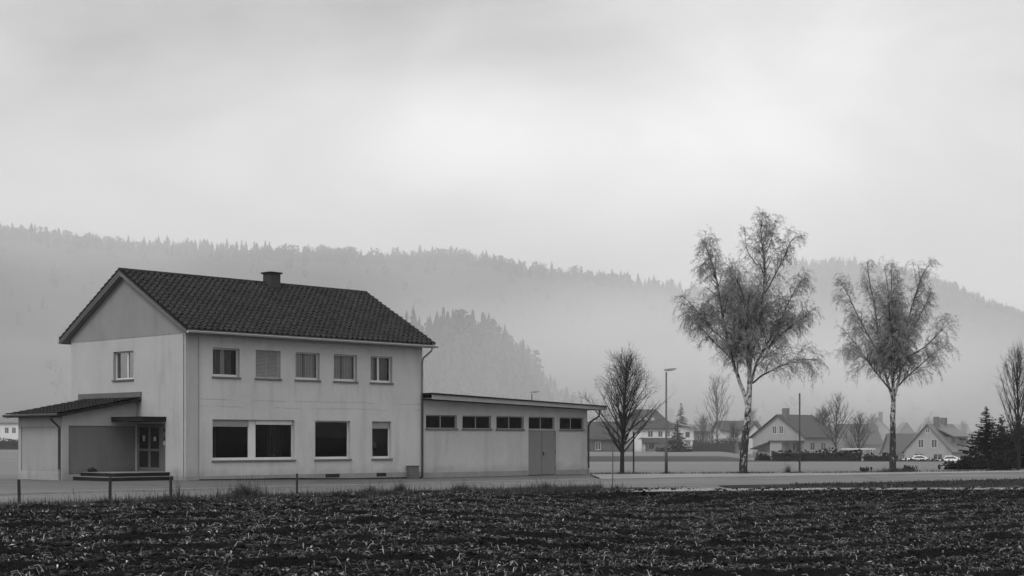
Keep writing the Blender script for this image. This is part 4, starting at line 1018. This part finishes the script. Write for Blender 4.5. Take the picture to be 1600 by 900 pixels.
def conifer(name, base, H, Rb, label, cat, tiers, per, mat, bark, sag=.25, ragged=.25, size=.12, clear=.04, power=.9):
    o = thing(name, base, 0, label, cat); tr = NB(); tr.tube([(0, 0, -.1), (0, 0, H * .6), (0, 0, H)], [H * .018 + .02, H * .01, .008], 7)
    pts_all = []; szs = []; br = NB()
    for i in range(tiers):
        f = clear + (1 - clear) * i / tiers; z = H * f; R = Rb * (1 - f) ** power + .05
        for j in range(per):
            a = random.uniform(0, 6.283); rr = R * (1 + random.gauss(0, ragged)); zz = z + random.uniform(-.5, .5) * H / tiers
            e = np.array((math.cos(a) * rr, math.sin(a) * rr, zz - sag * rr + .12 * rr)); m_ = np.array((math.cos(a) * rr * .55, math.sin(a) * rr * .55, zz - sag * rr * .35))
            br.tube([(0, 0, zz), m_, e], [.02, .012, .005], 3)
            n = max(5, int(rr / size * 4.5))
            tt = rng.random(n) ** .8; c = np.where(tt[:, None] < .55, np.array((0, 0, zz)) + (m_ - np.array((0, 0, zz))) * (tt / .55)[:, None], m_ + (e - m_) * ((tt - .55) / .45)[:, None])
            c = c + rng.normal(0, 1, (n, 3)) * np.array((size * .55, size * .55, size * .3)) * (.25 + .75 * R / Rb); pts_all.append(c); szs.append(np.full(n, .3 + .7 * R / Rb))
    obj('trunk', tr, bark, o); P_ = np.concatenate(pts_all); cr = NB(); cr.quads(P_, rng.uniform(.5, 1.2, len(P_)) * size * np.concatenate(szs), .45, 1.9)
    c = obj('crown', cr, mat, o); obj('branches', br, bark, c); return o
conifer('conifer_tree', ground(1541, 95), 4.0, 1.75, 'dark ragged conifer at the roadside near the right edge', 'conifer', 28, 11, m_needle, m_bark, .06, .30, .12, power=1.05)
conifer('spruce_tree', ground(1064, 300), 9.6, 3.3, 'grey hazy conical spruce rising behind the white flat roofed house', 'spruce', 30, 11, m_needle2, m_bark, .3, .16, .26, power=1.0)
conifer('spruce_tree', ground(1058, 250), 5.3, 2.1, 'small dark pointed spruce in front of the white houses', 'spruce', 22, 9, m_needle, m_bark, .15, .22, .2, power=1.05)

def shrub(base, H, R, label, name='shrub', cat='shrub', n=2600, mat=None, size=.09, group=None, stems=34):
    o = thing(name, base, 0, label, cat, group); tw = NB(); c = []
    per = n // stems
    for k in range(stems):
        a = random.uniform(0, 6.283); e = random.uniform(.05, .75); L_ = H * random.uniform(.55, 1.05)
        pts = sprout((random.gauss(0, R * .25), random.gauss(0, R * .25), -.05), (math.cos(a) * math.sin(e), math.sin(a) * math.sin(e), math.cos(e)), L_, 6, .03, .10)
        s_ = min(1, R / (np.abs(pts[:, :2]).max() + .01)); pts[:, :2] *= max(s_, .5)
        tw.tube(pts, np.linspace(.018, .005, 7), 3)
        t_ = rng.random(per) ** .7
        i = np.minimum((t_ * 6).astype(int), 5); f = (t_ * 6 - i)[:, None]
        c.append(pts[i] * (1 - f) + pts[i + 1] * f + rng.normal(0, H * .045, (per, 3)))
    P_ = np.concatenate(c); P_[:, 2] = np.maximum(P_[:, 2], .02)
    obj('stems', tw, m_bark, o); nb = NB(); nb.quads(P_, rng.uniform(.6, 1.3, len(P_)) * size, .1, 1.5); obj('foliage', nb, mat or m_shrub, o); return o
SG = 'dark shrubs at the right edge'
shrub(ground(1576, 98), 3.5, 1.7, 'tallest dark shrub, between the ragged conifer and the bare upright tree', n=5200, group=SG, size=.12)
shrub(ground(1605, 96), 3.3, 1.5, 'dark shrub cut by the right edge of the picture below the bare upright tree', n=4200, group=SG, size=.12)
shrub(ground(1512, 93), 1.0, 1.2, 'low dark shrub at the left foot of the ragged conifer', n=2200, group=SG)
shrub(ground(1487, 93), .62, .9, 'lowest dark shrub, at the far left end of the shrub row', n=1300, group=SG)
shrub(ground(1560, 91.5), 1.25, 1.3, 'mid height dark shrub in front of the ragged conifer and tallest shrub', n=2600, group=SG)
shrub(ground(1418, 88), .4, .9, 'thin low weeds right of the straight birch trunk', name='weeds', cat='weeds', n=420, stems=40, mat=m_weed)
shrub(ground(1352, 87), .32, .6, 'thin low weeds left of the straight birch trunk', name='weeds', cat='weeds', n=260, stems=26, mat=m_weed)
tuft(ground(1395, 86.0), 900, .3, .7, None, None, name='grass_patch', stuff=True)
tuft(ground(1161, 80.8), 600, .2, .6, None, None, name='grass_patch', stuff=True)
tuft(ground(974, 79.6), 500, .18, .5, None, None, name='grass_patch', stuff=True)
tuft(ground(1041, 79.7), 300, .16, .3, None, None, name='grass_patch', stuff=True)
tuft(ground(1231, 84), 160, .55, .12, 'upright weed tuft on the lawn edge just left of the plain pole', None, m_weed)

def hedge(x0, y0, x1, y1, wd, H, label, mat=None, size=.25, dens=26, name='hedge'):
    """clipped hedge: leafy shell round a dark twiggy core"""
    v = Vector((x1 - x0, y1 - y0)); Lh = v.length; d = v / Lh; nn = Vector((-d.y, d.x))
    mid = Vector(((x0 + x1) / 2, (y0 + y1) / 2)); zb = float(h(mid.x, mid.y))
    n = int(Lh * (H + wd) * dens)
    a = rng.uniform(-Lh / 2, Lh / 2, n); w = rng.uniform(-wd / 2, wd / 2, n); z = H * rng.random(n) ** .7
    z = z * (1 + .10 * np.sin(a * 1.1) * np.sin(a * .37 + 1)) + rng.normal(0, size * .3, n)
    P_ = np.stack([d.x * a + nn.x * w, d.y * a + nn.y * w, np.maximum(z, .02)], -1) + rng.normal(0, size * .2, (n, 3))
    nb = NB(); nb.quads(P_, rng.uniform(.7, 1.4, n) * size, .1, 1.3)
    o = obj(name, nb, mat or m_hedge, None, loc=(mid.x, mid.y, zb)); tag(o, label, 'hedge')
    hx, hy = d * (Lh / 2 - .2), nn * (wd / 2 - .2)
    cb = MB(); ps = [(-hx - hy), (hx - hy), (hx + hy), (-hx + hy)]
    cb.prism([(p.x, p.y, -.6) for p in ps], (0, 0, H * .78 + .6)); obj('core', cb, m_bark, o); return o
def hp(u, Y): p = ground(u, Y); return (p.x, p.y)
hedge(*hp(1205, 152), *hp(1347, 152), 1.6, 1.2, 'long dark clipped hedge in front of the grey gabled house')
hedge(*hp(1348, 158), *hp(1402, 158), 1.4, .95, 'lower dark hedge right of the carport')
hedge(*hp(1082, 262), *hp(1146, 262), 2.4, 1.95, 'dark hedge below the low grey village building')
hedge(*hp(1024, 256), *hp(1046, 256), 1.2, .75, 'low clipped hedge under the white house porch left of the small spruce')
hedge(*hp(1062, 254), *hp(1084, 254), 1.2, .7, 'low clipped hedge under the flat roofed house right of the small spruce')
hedge(*hp(-60, 300), *hp(34, 300), 3., 2.2, 'dark hedge in the far meadow left of the annex')
hedge(*hp(1405, 176), *hp(1475, 176), 2., .75, 'low rough hedge in front of the parked white cars', dens=34)
hedge(*hp(1180, 146), *hp(1204, 146), 1.4, .6, 'low dark hedge running to the foot of the plain pole')

# ------------------------------------------------------------------ village
def village_house(name, p, rot, Lx, Wy, ze, zr, label, wall, roof_m, cat='house', hip=0., windows=(), gwindows=(), chim=(), over=.45, zb=0.):
    """local x along the ridge, y across; the y=0 long wall and the x=0 gable face the viewer. windows: (x0,x1,z0,z1)"""
    o = thing(name, p, rot, label, cat, 'village houses beyond the meadow')
    wl = MB(); wall_holes(wl, MF, 0, Lx, zb - .4, ze, [w[:4] for w in windows], .12); wall_holes(wl, MG, 0, Wy, zb - .4, ze, [w[:4] for w in gwindows if w[3] < ze], .12)
    wl.quad((Lx, 0, zb - .4), (Lx, Wy, zb - .4), (Lx, Wy, ze), (Lx, 0, ze)); wl.quad((0, Wy, zb - .4), (Lx, Wy, zb - .4), (Lx, Wy, ze), (0, Wy, ze))
    if not hip:
        wl.poly([(0, 0, ze), (0, Wy, ze), (0, Wy / 2, zr - .1)]); wl.poly([(Lx, 0, ze), (Lx, Wy, ze), (Lx, Wy / 2, zr - .1)])
    obj('wall', wl, wall, o)
    rf = MB(); sl = (zr - ze) / (Wy / 2); zo = ze - over * sl; x0, x1 = -over, Lx + over
    r0, r1 = (x0 + hip, x1 - hip)
    ri = (Wy / 2, zr)
    th = .16
    def slab(ps):
        rf.prism(ps, (0, 0, -th))
    slab([(x0, -over, zo), (x1, -over, zo), (r1, ri[0], zr), (r0, ri[0], zr)]); slab([(x0, Wy + over, zo), (r0, ri[0], zr), (r1, ri[0], zr), (x1, Wy + over, zo)])
    if hip: slab([(x0, -over, zo), (r0, ri[0], zr), (x0, Wy + over, zo)]); slab([(x1, -over, zo), (x1, Wy + over, zo), (r1, ri[0], zr)])
    r_ = obj('roof', rf, roof_m, o)
    for (cx, cy, w, zt) in chim:
        c = obj('chimney', MB().box(cx - w / 2, cx + w / 2, cy - w / 2, cy + w / 2, zr - 1.4, zt), m_hroof3, r_)
    def win(Mp, w, flush):
        a, b, c, d = w[:4]; d0 = -.03 if flush else .05
        f = MB().box(a, a + .06, d0, d0 + .06, c, d, Mp).box(b - .06, b, d0, d0 + .06, c, d, Mp).box(a + .06, b - .06, d0, d0 + .06, d - .06, d, Mp).box(a + .06, b - .06, d0, d0 + .06, c, c + .08, Mp)
        f.box((a + b) / 2 - .03, (a + b) / 2 + .03, d0 + .005, d0 + .055, c + .08, d - .06, Mp)
        q_ = obj('window', f, m_frame, o); obj('pane', MB().box(a + .06, b - .06, d0 + .02, d0 + .03, c + .08, d - .06, Mp), m_hwin, q_)
    for w in windows: win(MF, w, False)
    for w in gwindows: win(MG, w, w[3] >= ze)
    return o
D = math.radians
# white house with the broad hipped roof (left, behind the young tree)
p = ground(974, 262); hb = village_house('village_house', p, D(3), 8.8, 9., 4.35, 7.45, 'white village house with broad dark hipped roof and roof lights, behind the bare young tree', m_hwall, m_hroof, hip=2.9,
    windows=((4.3, 5.2, 2.5, 3.6), (6.1, 6.9, 2.5, 3.6), (7.5, 8.2, 2.5, 3.6), (4.5, 5.4, .4, 1.6)))
mb = MB().prism([(2.8, -2.0, 1.6), (9.0, -2.0, 1.6), (9.0, -.02, 2.4), (2.8, -.02, 2.4)], (0, 0, -.15)); obj('porch_roof', mb, m_hroof, hb)
obj('porch_wall', MB().box(1.4, 2.9, -2.4, -.02, -.3, 2.2).box(2.9, 3.6, -1.6, -.02, -.3, 1.6), m_hwall, hb)
for (x_, s_) in ((3.0, 1.6), (3.9, 2.0), (5.2, 1.9)):
    y_ = s_; z_ = 4.35 + y_ * (3.1 / 4.5)
    obj('roof_light', MB().prism([(x_, y_ - .5, z_ - .34 + .02), (x_ + .55, y_ - .5, z_ - .34 + .02), (x_ + .55, y_ + .3, z_ + .22 + .02), (x_, y_ + .3, z_ + .22 + .02)], (0, -.02, .04)), m_lamphead, hb)
# low dark barn to its left
p = ground(872, 256); village_house('barn', p, D(2), 11.2, 7, 2.5, 5.2, 'low dark barn half hidden by the shed and the bare young tree', m_hdark, m_hroof, cat='barn', windows=((6.4, 7.3, .3, 1.7),))
# white flat roofed house
p = ground(1048, 276); o = thing('village_house', p, 0, 'white flat roofed house with a pale overhanging roof and a column', 'house', 'village houses beyond the meadow')
wl = MB(); wall_holes(wl, MF, 0, 4.2, -.4, 4.3, [(2.7, 3.5, 2.4, 3.6)], .1); wl.quad((4.2, 0, -.4), (4.2, 7, -.4), (4.2, 7, 4.3), (4.2, 0, 4.3)); wl.quad((0, 0, -.4), (0, 7, -.4), (0, 7, 4.3), (0, 0, 4.3))
obj('wall', wl, m_hwall, o); obj('roof', MB().prism([(-.6, -.7, 5.5), (4.6, -.7, 4.35), (4.6, -.7, 4.15), (-.6, -.7, 5.3)], (0, 8.2, 0)), m_hroof2, o)
obj('column', MB().box(3.5, 3.9, -1.0, -.6, -.2, 2.3), m_hwall, o); obj('balcony', MB().box(2.4, 4.2, -1.1, -.02, 2.0, 2.3), m_hwall, o)
w_ = obj('window', MB().box(2.7, 3.5, .04, .08, 2.4, 2.5).box(2.7, 3.5, .04, .08, 3.5, 3.6), m_frame, o); obj('pane', MB().box(2.7, 3.5, .09, .1, 2.4, 3.6), m_hwin, w_)
# low grey block
p = ground(1079, 285); o = village_house('village_house', p, 0, 8.5, 7, 3.9, 4.9, 'low dull grey village building behind the tall hazy bare tree', m_hdull, m_hroof3, windows=((1.2, 2.2, 2.0, 3.0), (3.4, 4.4, 2.0, 3.0), (6., 7., 2., 3.)))
# white house with dark roof and cross gable
p = ground(1128, 272); hg = village_house('village_house', p, D(4), 7.0, 7.5, 4.0, 5.6, 'white village house with a gabled wing, partly behind the leaning birch trunk', m_hwall, m_hroof, windows=((1.6, 3.0, 2.4, 3.5), (.8, 1.7, .2, 1.6), (3., 4.2, .2, 1.6)))
wg = MB().box(4.0, 7.4, -1.2, -.02, -.4, 2.6); wg.prism([(4.0, -1.2, 2.6), (7.4, -1.2, 2.6), (5.7, -1.2, 4.9)], (0, 1.18, 0)); wgo = obj('wing', wg, m_hwall, hg)
rw = MB().prism([(3.6, -1.5, 2.3), (5.7, -1.5, 5.2), (5.7, -1.5, 5.0), (3.6, -1.5, 2.1)], (0, 2.4, 0)).prism([(7.8, -1.5, 2.3), (5.7, -1.5, 5.2), (5.7, -1.5, 5.0), (7.8, -1.5, 2.1)], (0, 2.4, 0)); obj('wing_roof', rw, m_hroof, wgo)
obj('wing_window', MB().box(5.5, 6.1, -1.26, -1.19, 2.1, 3.3), m_hwin, wgo)
obj('lean_to', MB().prism([(.0, -1.8, 1.9), (4.0, -1.8, 1.9), (4.0, -.02, 2.4), (0, -.02, 2.4)], (0, 0, -.14)).box(.1, .3, -1.7, -1.5, -.3, 1.78).box(2.1, 2.3, -1.7, -1.5, -.3, 1.78), m_hroof3, hg)
# grey gabled house between the birches
def corner_house(u, Y): return ground(u, Y)
p = corner_house(1257, 252); p.z = -2.1
hh_ = village_house('village_house', p, D(45), 9.8, 10.6, 4.75, 8.35, 'grey rendered village house with big gable and dark tiled roof between the birches', m_hgrey, m_hroof, over=.5,
    windows=((1.8, 3.2, 2.2, 3.6), (5.0, 6.4, 2.2, 3.6)), gwindows=((4.2, 5.1, 5.0, 6.4), (5.6, 6.5, 5.0, 6.4), (1.0, 2.5, 2.2, 3.6)), chim=((1.2, 4.6, .9, 9.4),))
obj('porch', MB().box(-2.0, -.02, 3.2, 5.6, -.3, 3.7), m_hgrey, hh_); obj('porch_roof', MB().prism([(-2.3, 0, 3.7), (-2.3, 5.7, 3.7), (-2.3, 5.7, 3.88), (-2.3, 0., 3.88)], (2.28, 0, 0)).prism([(-2.2, 5.7, 3.7), (-2.2, 9.6, 2.5), (-2.2, 9.6, 2.35), (-2.2, 5.7, 3.55)], (2.18, 0, 0)), m_hroof, hh_)
obj('lean_to_wall', MB().box(-1.9, -.02, 5.6, 9.2, -.3, 1.9), m_hdull, hh_)
# steep gabled house with dormer on the right
p = corner_house(1487, 244); p.z = -2.2
hm_ = village_house('village_house', p, D(50), 9.5, 8.2, 2.5, 6.75, 'steep gabled grey house with a dormer and two chimneys beside the ragged conifer', m_hgrey, m_hroof3, over=.4,
    gwindows=((2.5, 3.5, 2.55 + .2, 4.2), (4.8, 5.8, 2.75, 4.2), (3.8, 4.5, 5.2, 5.9), (1.6, 3.2, .5, 1.8), (4.9, 6.5, .5, 1.8)), chim=((2.2, 3.6, .75, 7.9), (6.3, 4.2, .9, 7.8)))
dm = MB().box(2.0, 8.6, 1.0, 3.4, 3.0, 4.6); dmo = obj('dormer', dm, m_hdull, hm_)
obj('dormer_roof', MB().prism([(1.5, .3, 4.55), (9.2, .3, 4.55), (9.2, 3.9, 6.2), (1.5, 3.9, 6.2)], (0, 0, .14)), m_hroof3, dmo)
obj('dormer_window', MB().box(3.6, 5.4, .95, .99, 3.4, 4.4), m_hwin, dmo); obj('dormer_window', MB().box(6.4, 7.6, .95, .99, 3.4, 4.4), m_hwin, dmo)
# long dark roofed house between them
p = ground(1398, 292); p.z = -2.2
village_house('village_house', p, D(3), 6.3, 8, 1.9, 5.4, 'long low house with dark roof just left of the steep gabled house', m_hdull, m_hroof, windows=((1., 2., .1, 1.3), (3.6, 4.6, .1, 1.3)))
# hazy houses farther back
p = ground(1321, 318); p.z = -2.2
village_house('village_house', p, D(8), 8., 9, 3.6, 7.6, 'dark roofed house half hidden behind the bare round crowned tree', m_hdull, m_hroof, windows=((2., 3., .8, 2.2), (5., 6., .8, 2.2)))
p = ground(1391, 372); p.z = -2.2
village_house('village_house', p, D(86), 9, 6.2, 6.6, 9.8, 'hazy pale gabled house left of the straight birch trunk', m_hgrey, m_hroof3, gwindows=((2.2, 3.8, 3.5, 5.2),), chim=((2., 2., .9, 11.2),))
p = ground(1436, 372); p.z = -2.2
village_house('village_house', p, D(84), 9, 6.0, 4.6, 8.6, 'hazy gabled house right of the straight birch trunk', m_hdull, m_hroof3, gwindows=((2.2, 3.6, 2.5, 4.),))
p = ground(1448, 470); p.z = -1.
village_house('village_house', p, D(3), 14, 9, 5.2, 8.2, 'faint long building on the skyline behind the steep gabled house', m_hdull, m_hroof3, windows=((2, 3, 3, 4.2), (6, 7, 3, 4.2), (10, 11, 3, 4.2)))
p = ground(1186, 345)
village_house('village_house', p, D(2), 6, 8, 3.4, 6.4, 'faint grey roofed house behind the left eave of the grey gabled house', m_hdull, m_hroof3, windows=((1, 2, 1.6, 2.8),))
# white house at the left edge
p = ground(-30, 330)
village_house('village_house', p, D(-2), 9.5, 8, 5.9, 7.0, 'white two storey house seen past the annex at the left edge', m_hwall, m_hroof3, windows=((5.3, 6.2, 3.4, 4.7), (6.9, 7.8, 3.4, 4.7), (2.4, 3.3, 3.4, 4.7)))
# carport
p = ground(1321, 218); p.z = -1.9
cp = thing('carport', p, 0, 'flat white roofed carport right of the bare round crowned tree', 'carport')
obj('roof', MB().prism([(0, 0, 2.35), (4.4, 0, 2.35), (4.4, 4, 2.35), (0, 4, 2.35)], (0, 0, .16)), m_hwall, cp, bevel=.03)
for (x_, y_) in ((.2, .2), (2.1, .2), (4.1, .2), (.2, 3.8), (4.1, 3.8)): obj('post', MB().box(x_ - .06, x_ + .06, y_ - .06, y_ + .06, -.3, 2.35), m_frame2, cp)
# parked white cars
def car(p, rot, label):
    o = thing('parked_car', p, rot, label, 'car', 'white cars parked beyond the meadow')
    b = MB(); prof = [(-2.1, .35), (-2.12, .62), (-1.95, .85), (-1.0, .95), (-.35, 1.38), (.75, 1.42), (1.55, 1.05), (2.05, .95), (2.12, .6), (2.08, .35)]
    n = len(prof); W_ = .85
    def tum(z): return W_ - max(0, z - .9) * .42
    vs = [(x, -tum(z), z) for x, z in prof] + [(x, tum(z), z) for x, z in prof]
    b.add(vs, [tuple(range(n)), tuple(range(2 * n - 1, n - 1, -1))] + [(i, n + i, n + (i + 1) % n, (i + 1) % n) for i in range(n)])
    obj('body', b, m_car, o, bevel=.05)
    for s in (-1, 1):
        y = lambda z: s * (tum(z) + .006)
        obj('side_window', MB().poly([(-.85, y(.97), .97), (-.3, y(1.32), 1.32), (.7, y(1.35), 1.35), (1.3, y(1.0), 1.0)]), m_hwin, o)
        obj('headlight', MB().box(-2.13, -2.0, s * .62 - .12, s * .62 + .12, .62, .76), m_lamphead, o)
        for x in (-1.3, 1.3):
            w = obj('wheel', MB().tube([(x, s * .66, .32), (x, s * .87, .32)], .32, 16), m_tyre, o); obj('rim', MB().tube([(x, s * .868, .32), (x, s * .885, .32)], .2, 12), m_metal, w)
    obj('windscreen', MB().poly([(-.98, -.74, .985), (-.98, .74, .985), (-.40, .62, 1.375), (-.40, -.62, 1.375)]), m_hwin, o)
    return o
p = ground(1431, 232); p.z = -1.95 - .0; car(p, D(8), 'white car left of the two parked beyond the meadow, half hidden by the bank')
p = ground(1481, 226); p.z = -1.95; car(p, D(-6), 'white car right of the two, parked below the gable of the steep roofed house')

# ------------------------------------------------------------------ hills and forest
def hill(name, sky_, Yb, Yt, back, u0, u1, cl, zb=0.):
    us = np.linspace(u0, u1, 150); pu = [p[0] for p in sky_]; pv = [p[1] + cl for p in sky_]
    rows = np.concatenate([np.linspace(0, 1, 26), 1 + np.linspace(.08, 1, 8)])
    Zs = []; Xs = []; Ys = []
    for r in rows:
        Yr = Yb + (Yt - Yb) * min(r, 1) + back * max(0, r - 1)
        crest = CZ + (HZ - np.interp(us, pu, pv)) / F * Yt
        f = (r ** 1.25 * (1.25 - .25 * r)) if r <= 1 else 1 - .35 * (r - 1) ** 1.5
        wob = 6 * np.sin(us * .021 + r * 5) * np.sin(r * 3.1) * min(r, 1) * (1 - min(r, 1)) * 4
        Zs.append(-1 + (np.maximum(crest, 0) + 1) * f + wob * .8); Xs.append((us - 800) / F * Yr); Ys.append(np.full_like(us, Yr))
    Xg, Yg, Zg = map(np.array, (Xs, Ys, Zs))
    grid(name, Xg, Yg, Zg, m_hill); return Xg, Yg, Zg, rows
def conifers_np(P_, Hh, R):
    """many small jagged conifers as one mesh"""
    m = len(P_); K = 7; prof = []
    for i in range(6): prof += [(i / 6.2, (1 - i / 6.2) * 1.0), (i / 6.2 + .10, (1 - i / 6.2) * .52)]
    prof.append((1., .02)); k = len(prof)
    th = np.arange(K) * 2 * math.pi / K
    zf = np.array([q[0] for q in prof]); rf_ = np.array([q[1] for q in prof])
    rad = R[:, None, None] * rf_[None, :, None] * rng.uniform(.62, 1.3, (m, k, K))
    a = th[None, None, :] + rng.uniform(0, 6.28, (m, 1, 1)) + rng.normal(0, .15, (m, k, K))
    V = np.stack([P_[:, 0, None, None] + rad * np.cos(a), P_[:, 1, None, None] + rad * np.sin(a), P_[:, 2, None, None] + Hh[:, None, None] * (zf[None, :, None] + rng.normal(0, .012, (m, k, K)))], -1).reshape(-1, 3)
    i = np.arange(k - 1)[:, None]; j = np.arange(K)[None, :]; j2 = (j + 1) % K
    q = np.stack([i * K + j, i * K + j2, (i + 1) * K + j2, (i + 1) * K + j], -1).reshape(-1, 4)
    Q = (q[None] + (np.arange(m) * k * K)[:, None, None]).reshape(-1, 4); return V, Q
def forest(name, G_, n, hmin, hmax, ratio=.21, ridge=.25, decid=.3, label=None):
    Xg, Yg, Zg, rows = G_; nr, nc = Xg.shape; kk = int(np.argmax(rows >= .999))
    fr_ = np.where(rng.random(n) < ridge, rng.uniform(.955, 1.03, n), rng.uniform(.05, 1., n) ** .8); fc = rng.uniform(0, nc - 1.001, n)
    ri = np.interp(fr_, rows, np.arange(nr)); i = np.minimum(ri.astype(int), nr - 2); f = ri - i; j = fc.astype(int); g_ = fc - j
    def bl(A_): return (A_[i, j] * (1 - f) + A_[i + 1, j] * f) * (1 - g_) + (A_[i, j + 1] * (1 - f) + A_[i + 1, j + 1] * f) * g_
    P_ = np.stack([bl(Xg), bl(Yg), bl(Zg) - .5], -1); H_ = rng.uniform(hmin, hmax, n) * rng.choice([.6, .8, 1., 1.15], n); nb = NB()
    clump = .5 + .5 * np.sin(P_[:, 0] * .021 + 1.) * np.sin(P_[:, 0] * .0073 + P_[:, 1] * .01)
    dec = rng.random(n) < decid * 2 * clump
    V, Q = conifers_np(P_[~dec], H_[~dec], H_[~dec] * ratio * rng.uniform(.75, 1.3, (~dec).sum())); nb.add(V, Q)
    Pd, Hd = P_[dec], H_[dec] * .85; c = []; sz = []
    for p_, hh2 in zip(Pd, Hd):
        m = 46; dd = rng.normal(size=(m, 3)); dd /= np.linalg.norm(dd, axis=1, keepdims=True); dd *= rng.random((m, 1)) ** .35
        c.append(p_ + np.array((0, 0, hh2 * .6)) + dd * np.array((hh2 * .36, hh2 * .36, hh2 * .42))); sz.append(np.full(m, hh2 * .17))
    if c: nb.quads(np.concatenate(c), np.concatenate(sz) * rng.uniform(.6, 1.3, sum(len(q) for q in c)), 0, 1.3)
    tag(obj(name, nb, m_forest), kind='stuff')
far_sky = [(-900, 300), (-400, 322), (0, 352), (100, 362), (200, 372), (350, 382), (500, 386), (640, 394), (700, 388), (760, 396), (800, 409), (900, 421), (1000, 434), (1080, 448), (1160, 466), (1260, 520), (1400, 600), (1500, 650)]
GA = hill('hill', far_sky, 760, 1320, 420, -800, 1480, 16)
forest('hill_forest', GA, 2600, 7, 14, .31, .85, .45)
right_sky = [(900, 600), (1000, 520), (1080, 455), (1150, 430), (1200, 414), (1250, 406), (1330, 406), (1400, 415), (1480, 438), (1540, 466), (1600, 488), (1640, 484), (1720, 462), (1900, 430), (2500, 400)]
GB = hill('hill', right_sky, 980, 1560, 420, 880, 2300, 9)
forest('hill_forest', GB, 1500, 6, 11, .31, .85, .45)
spur = [(440, 640), (520, 580), (600, 522), (630, 508), (652, 492), (668, 503), (688, 489), (706, 492), (722, 484), (742, 488), (758, 503), (768, 497), (784, 512), (800, 512), (815, 534), (832, 538), (848, 560), (860, 584), (880, 606), (895, 616), (940, 627), (1000, 640), (1060, 660)]
GC = hill('hill', [(u - 6 - .04 * max(0, u - 700), v + 12) for u, v in spur], 560, 760, 160, 430, 1060, 30)
forest('spur_forest', GC, 1900, 5, 17, .25, .45, .2)
# loose tree belt at the foot of the hills
n = 330; u_ = rng.uniform(660, 1760, n); Yt_ = rng.uniform(430, 560, n); Xt = (u_ - 800) / F * Yt_
P_ = np.stack([Xt, Yt_, h(Xt, Yt_) - .3], -1); c = []; sz = []
for p_ in P_:
    hh2 = random.uniform(4, 8.5); m = 60; dd = rng.normal(size=(m, 3)); dd /= np.linalg.norm(dd, axis=1, keepdims=True); dd *= rng.random((m, 1)) ** .35
    c.append(p_ + np.array((0, 0, hh2 * .52)) + dd * np.array((hh2 * .5, hh2 * .5, hh2 * .48))); sz.append(np.full(m, hh2 * .16))
nb = NB(); nb.quads(np.concatenate(c), np.concatenate(sz), 0, 1.3); tag(obj('tree_belt', nb, m_forest), kind='stuff')
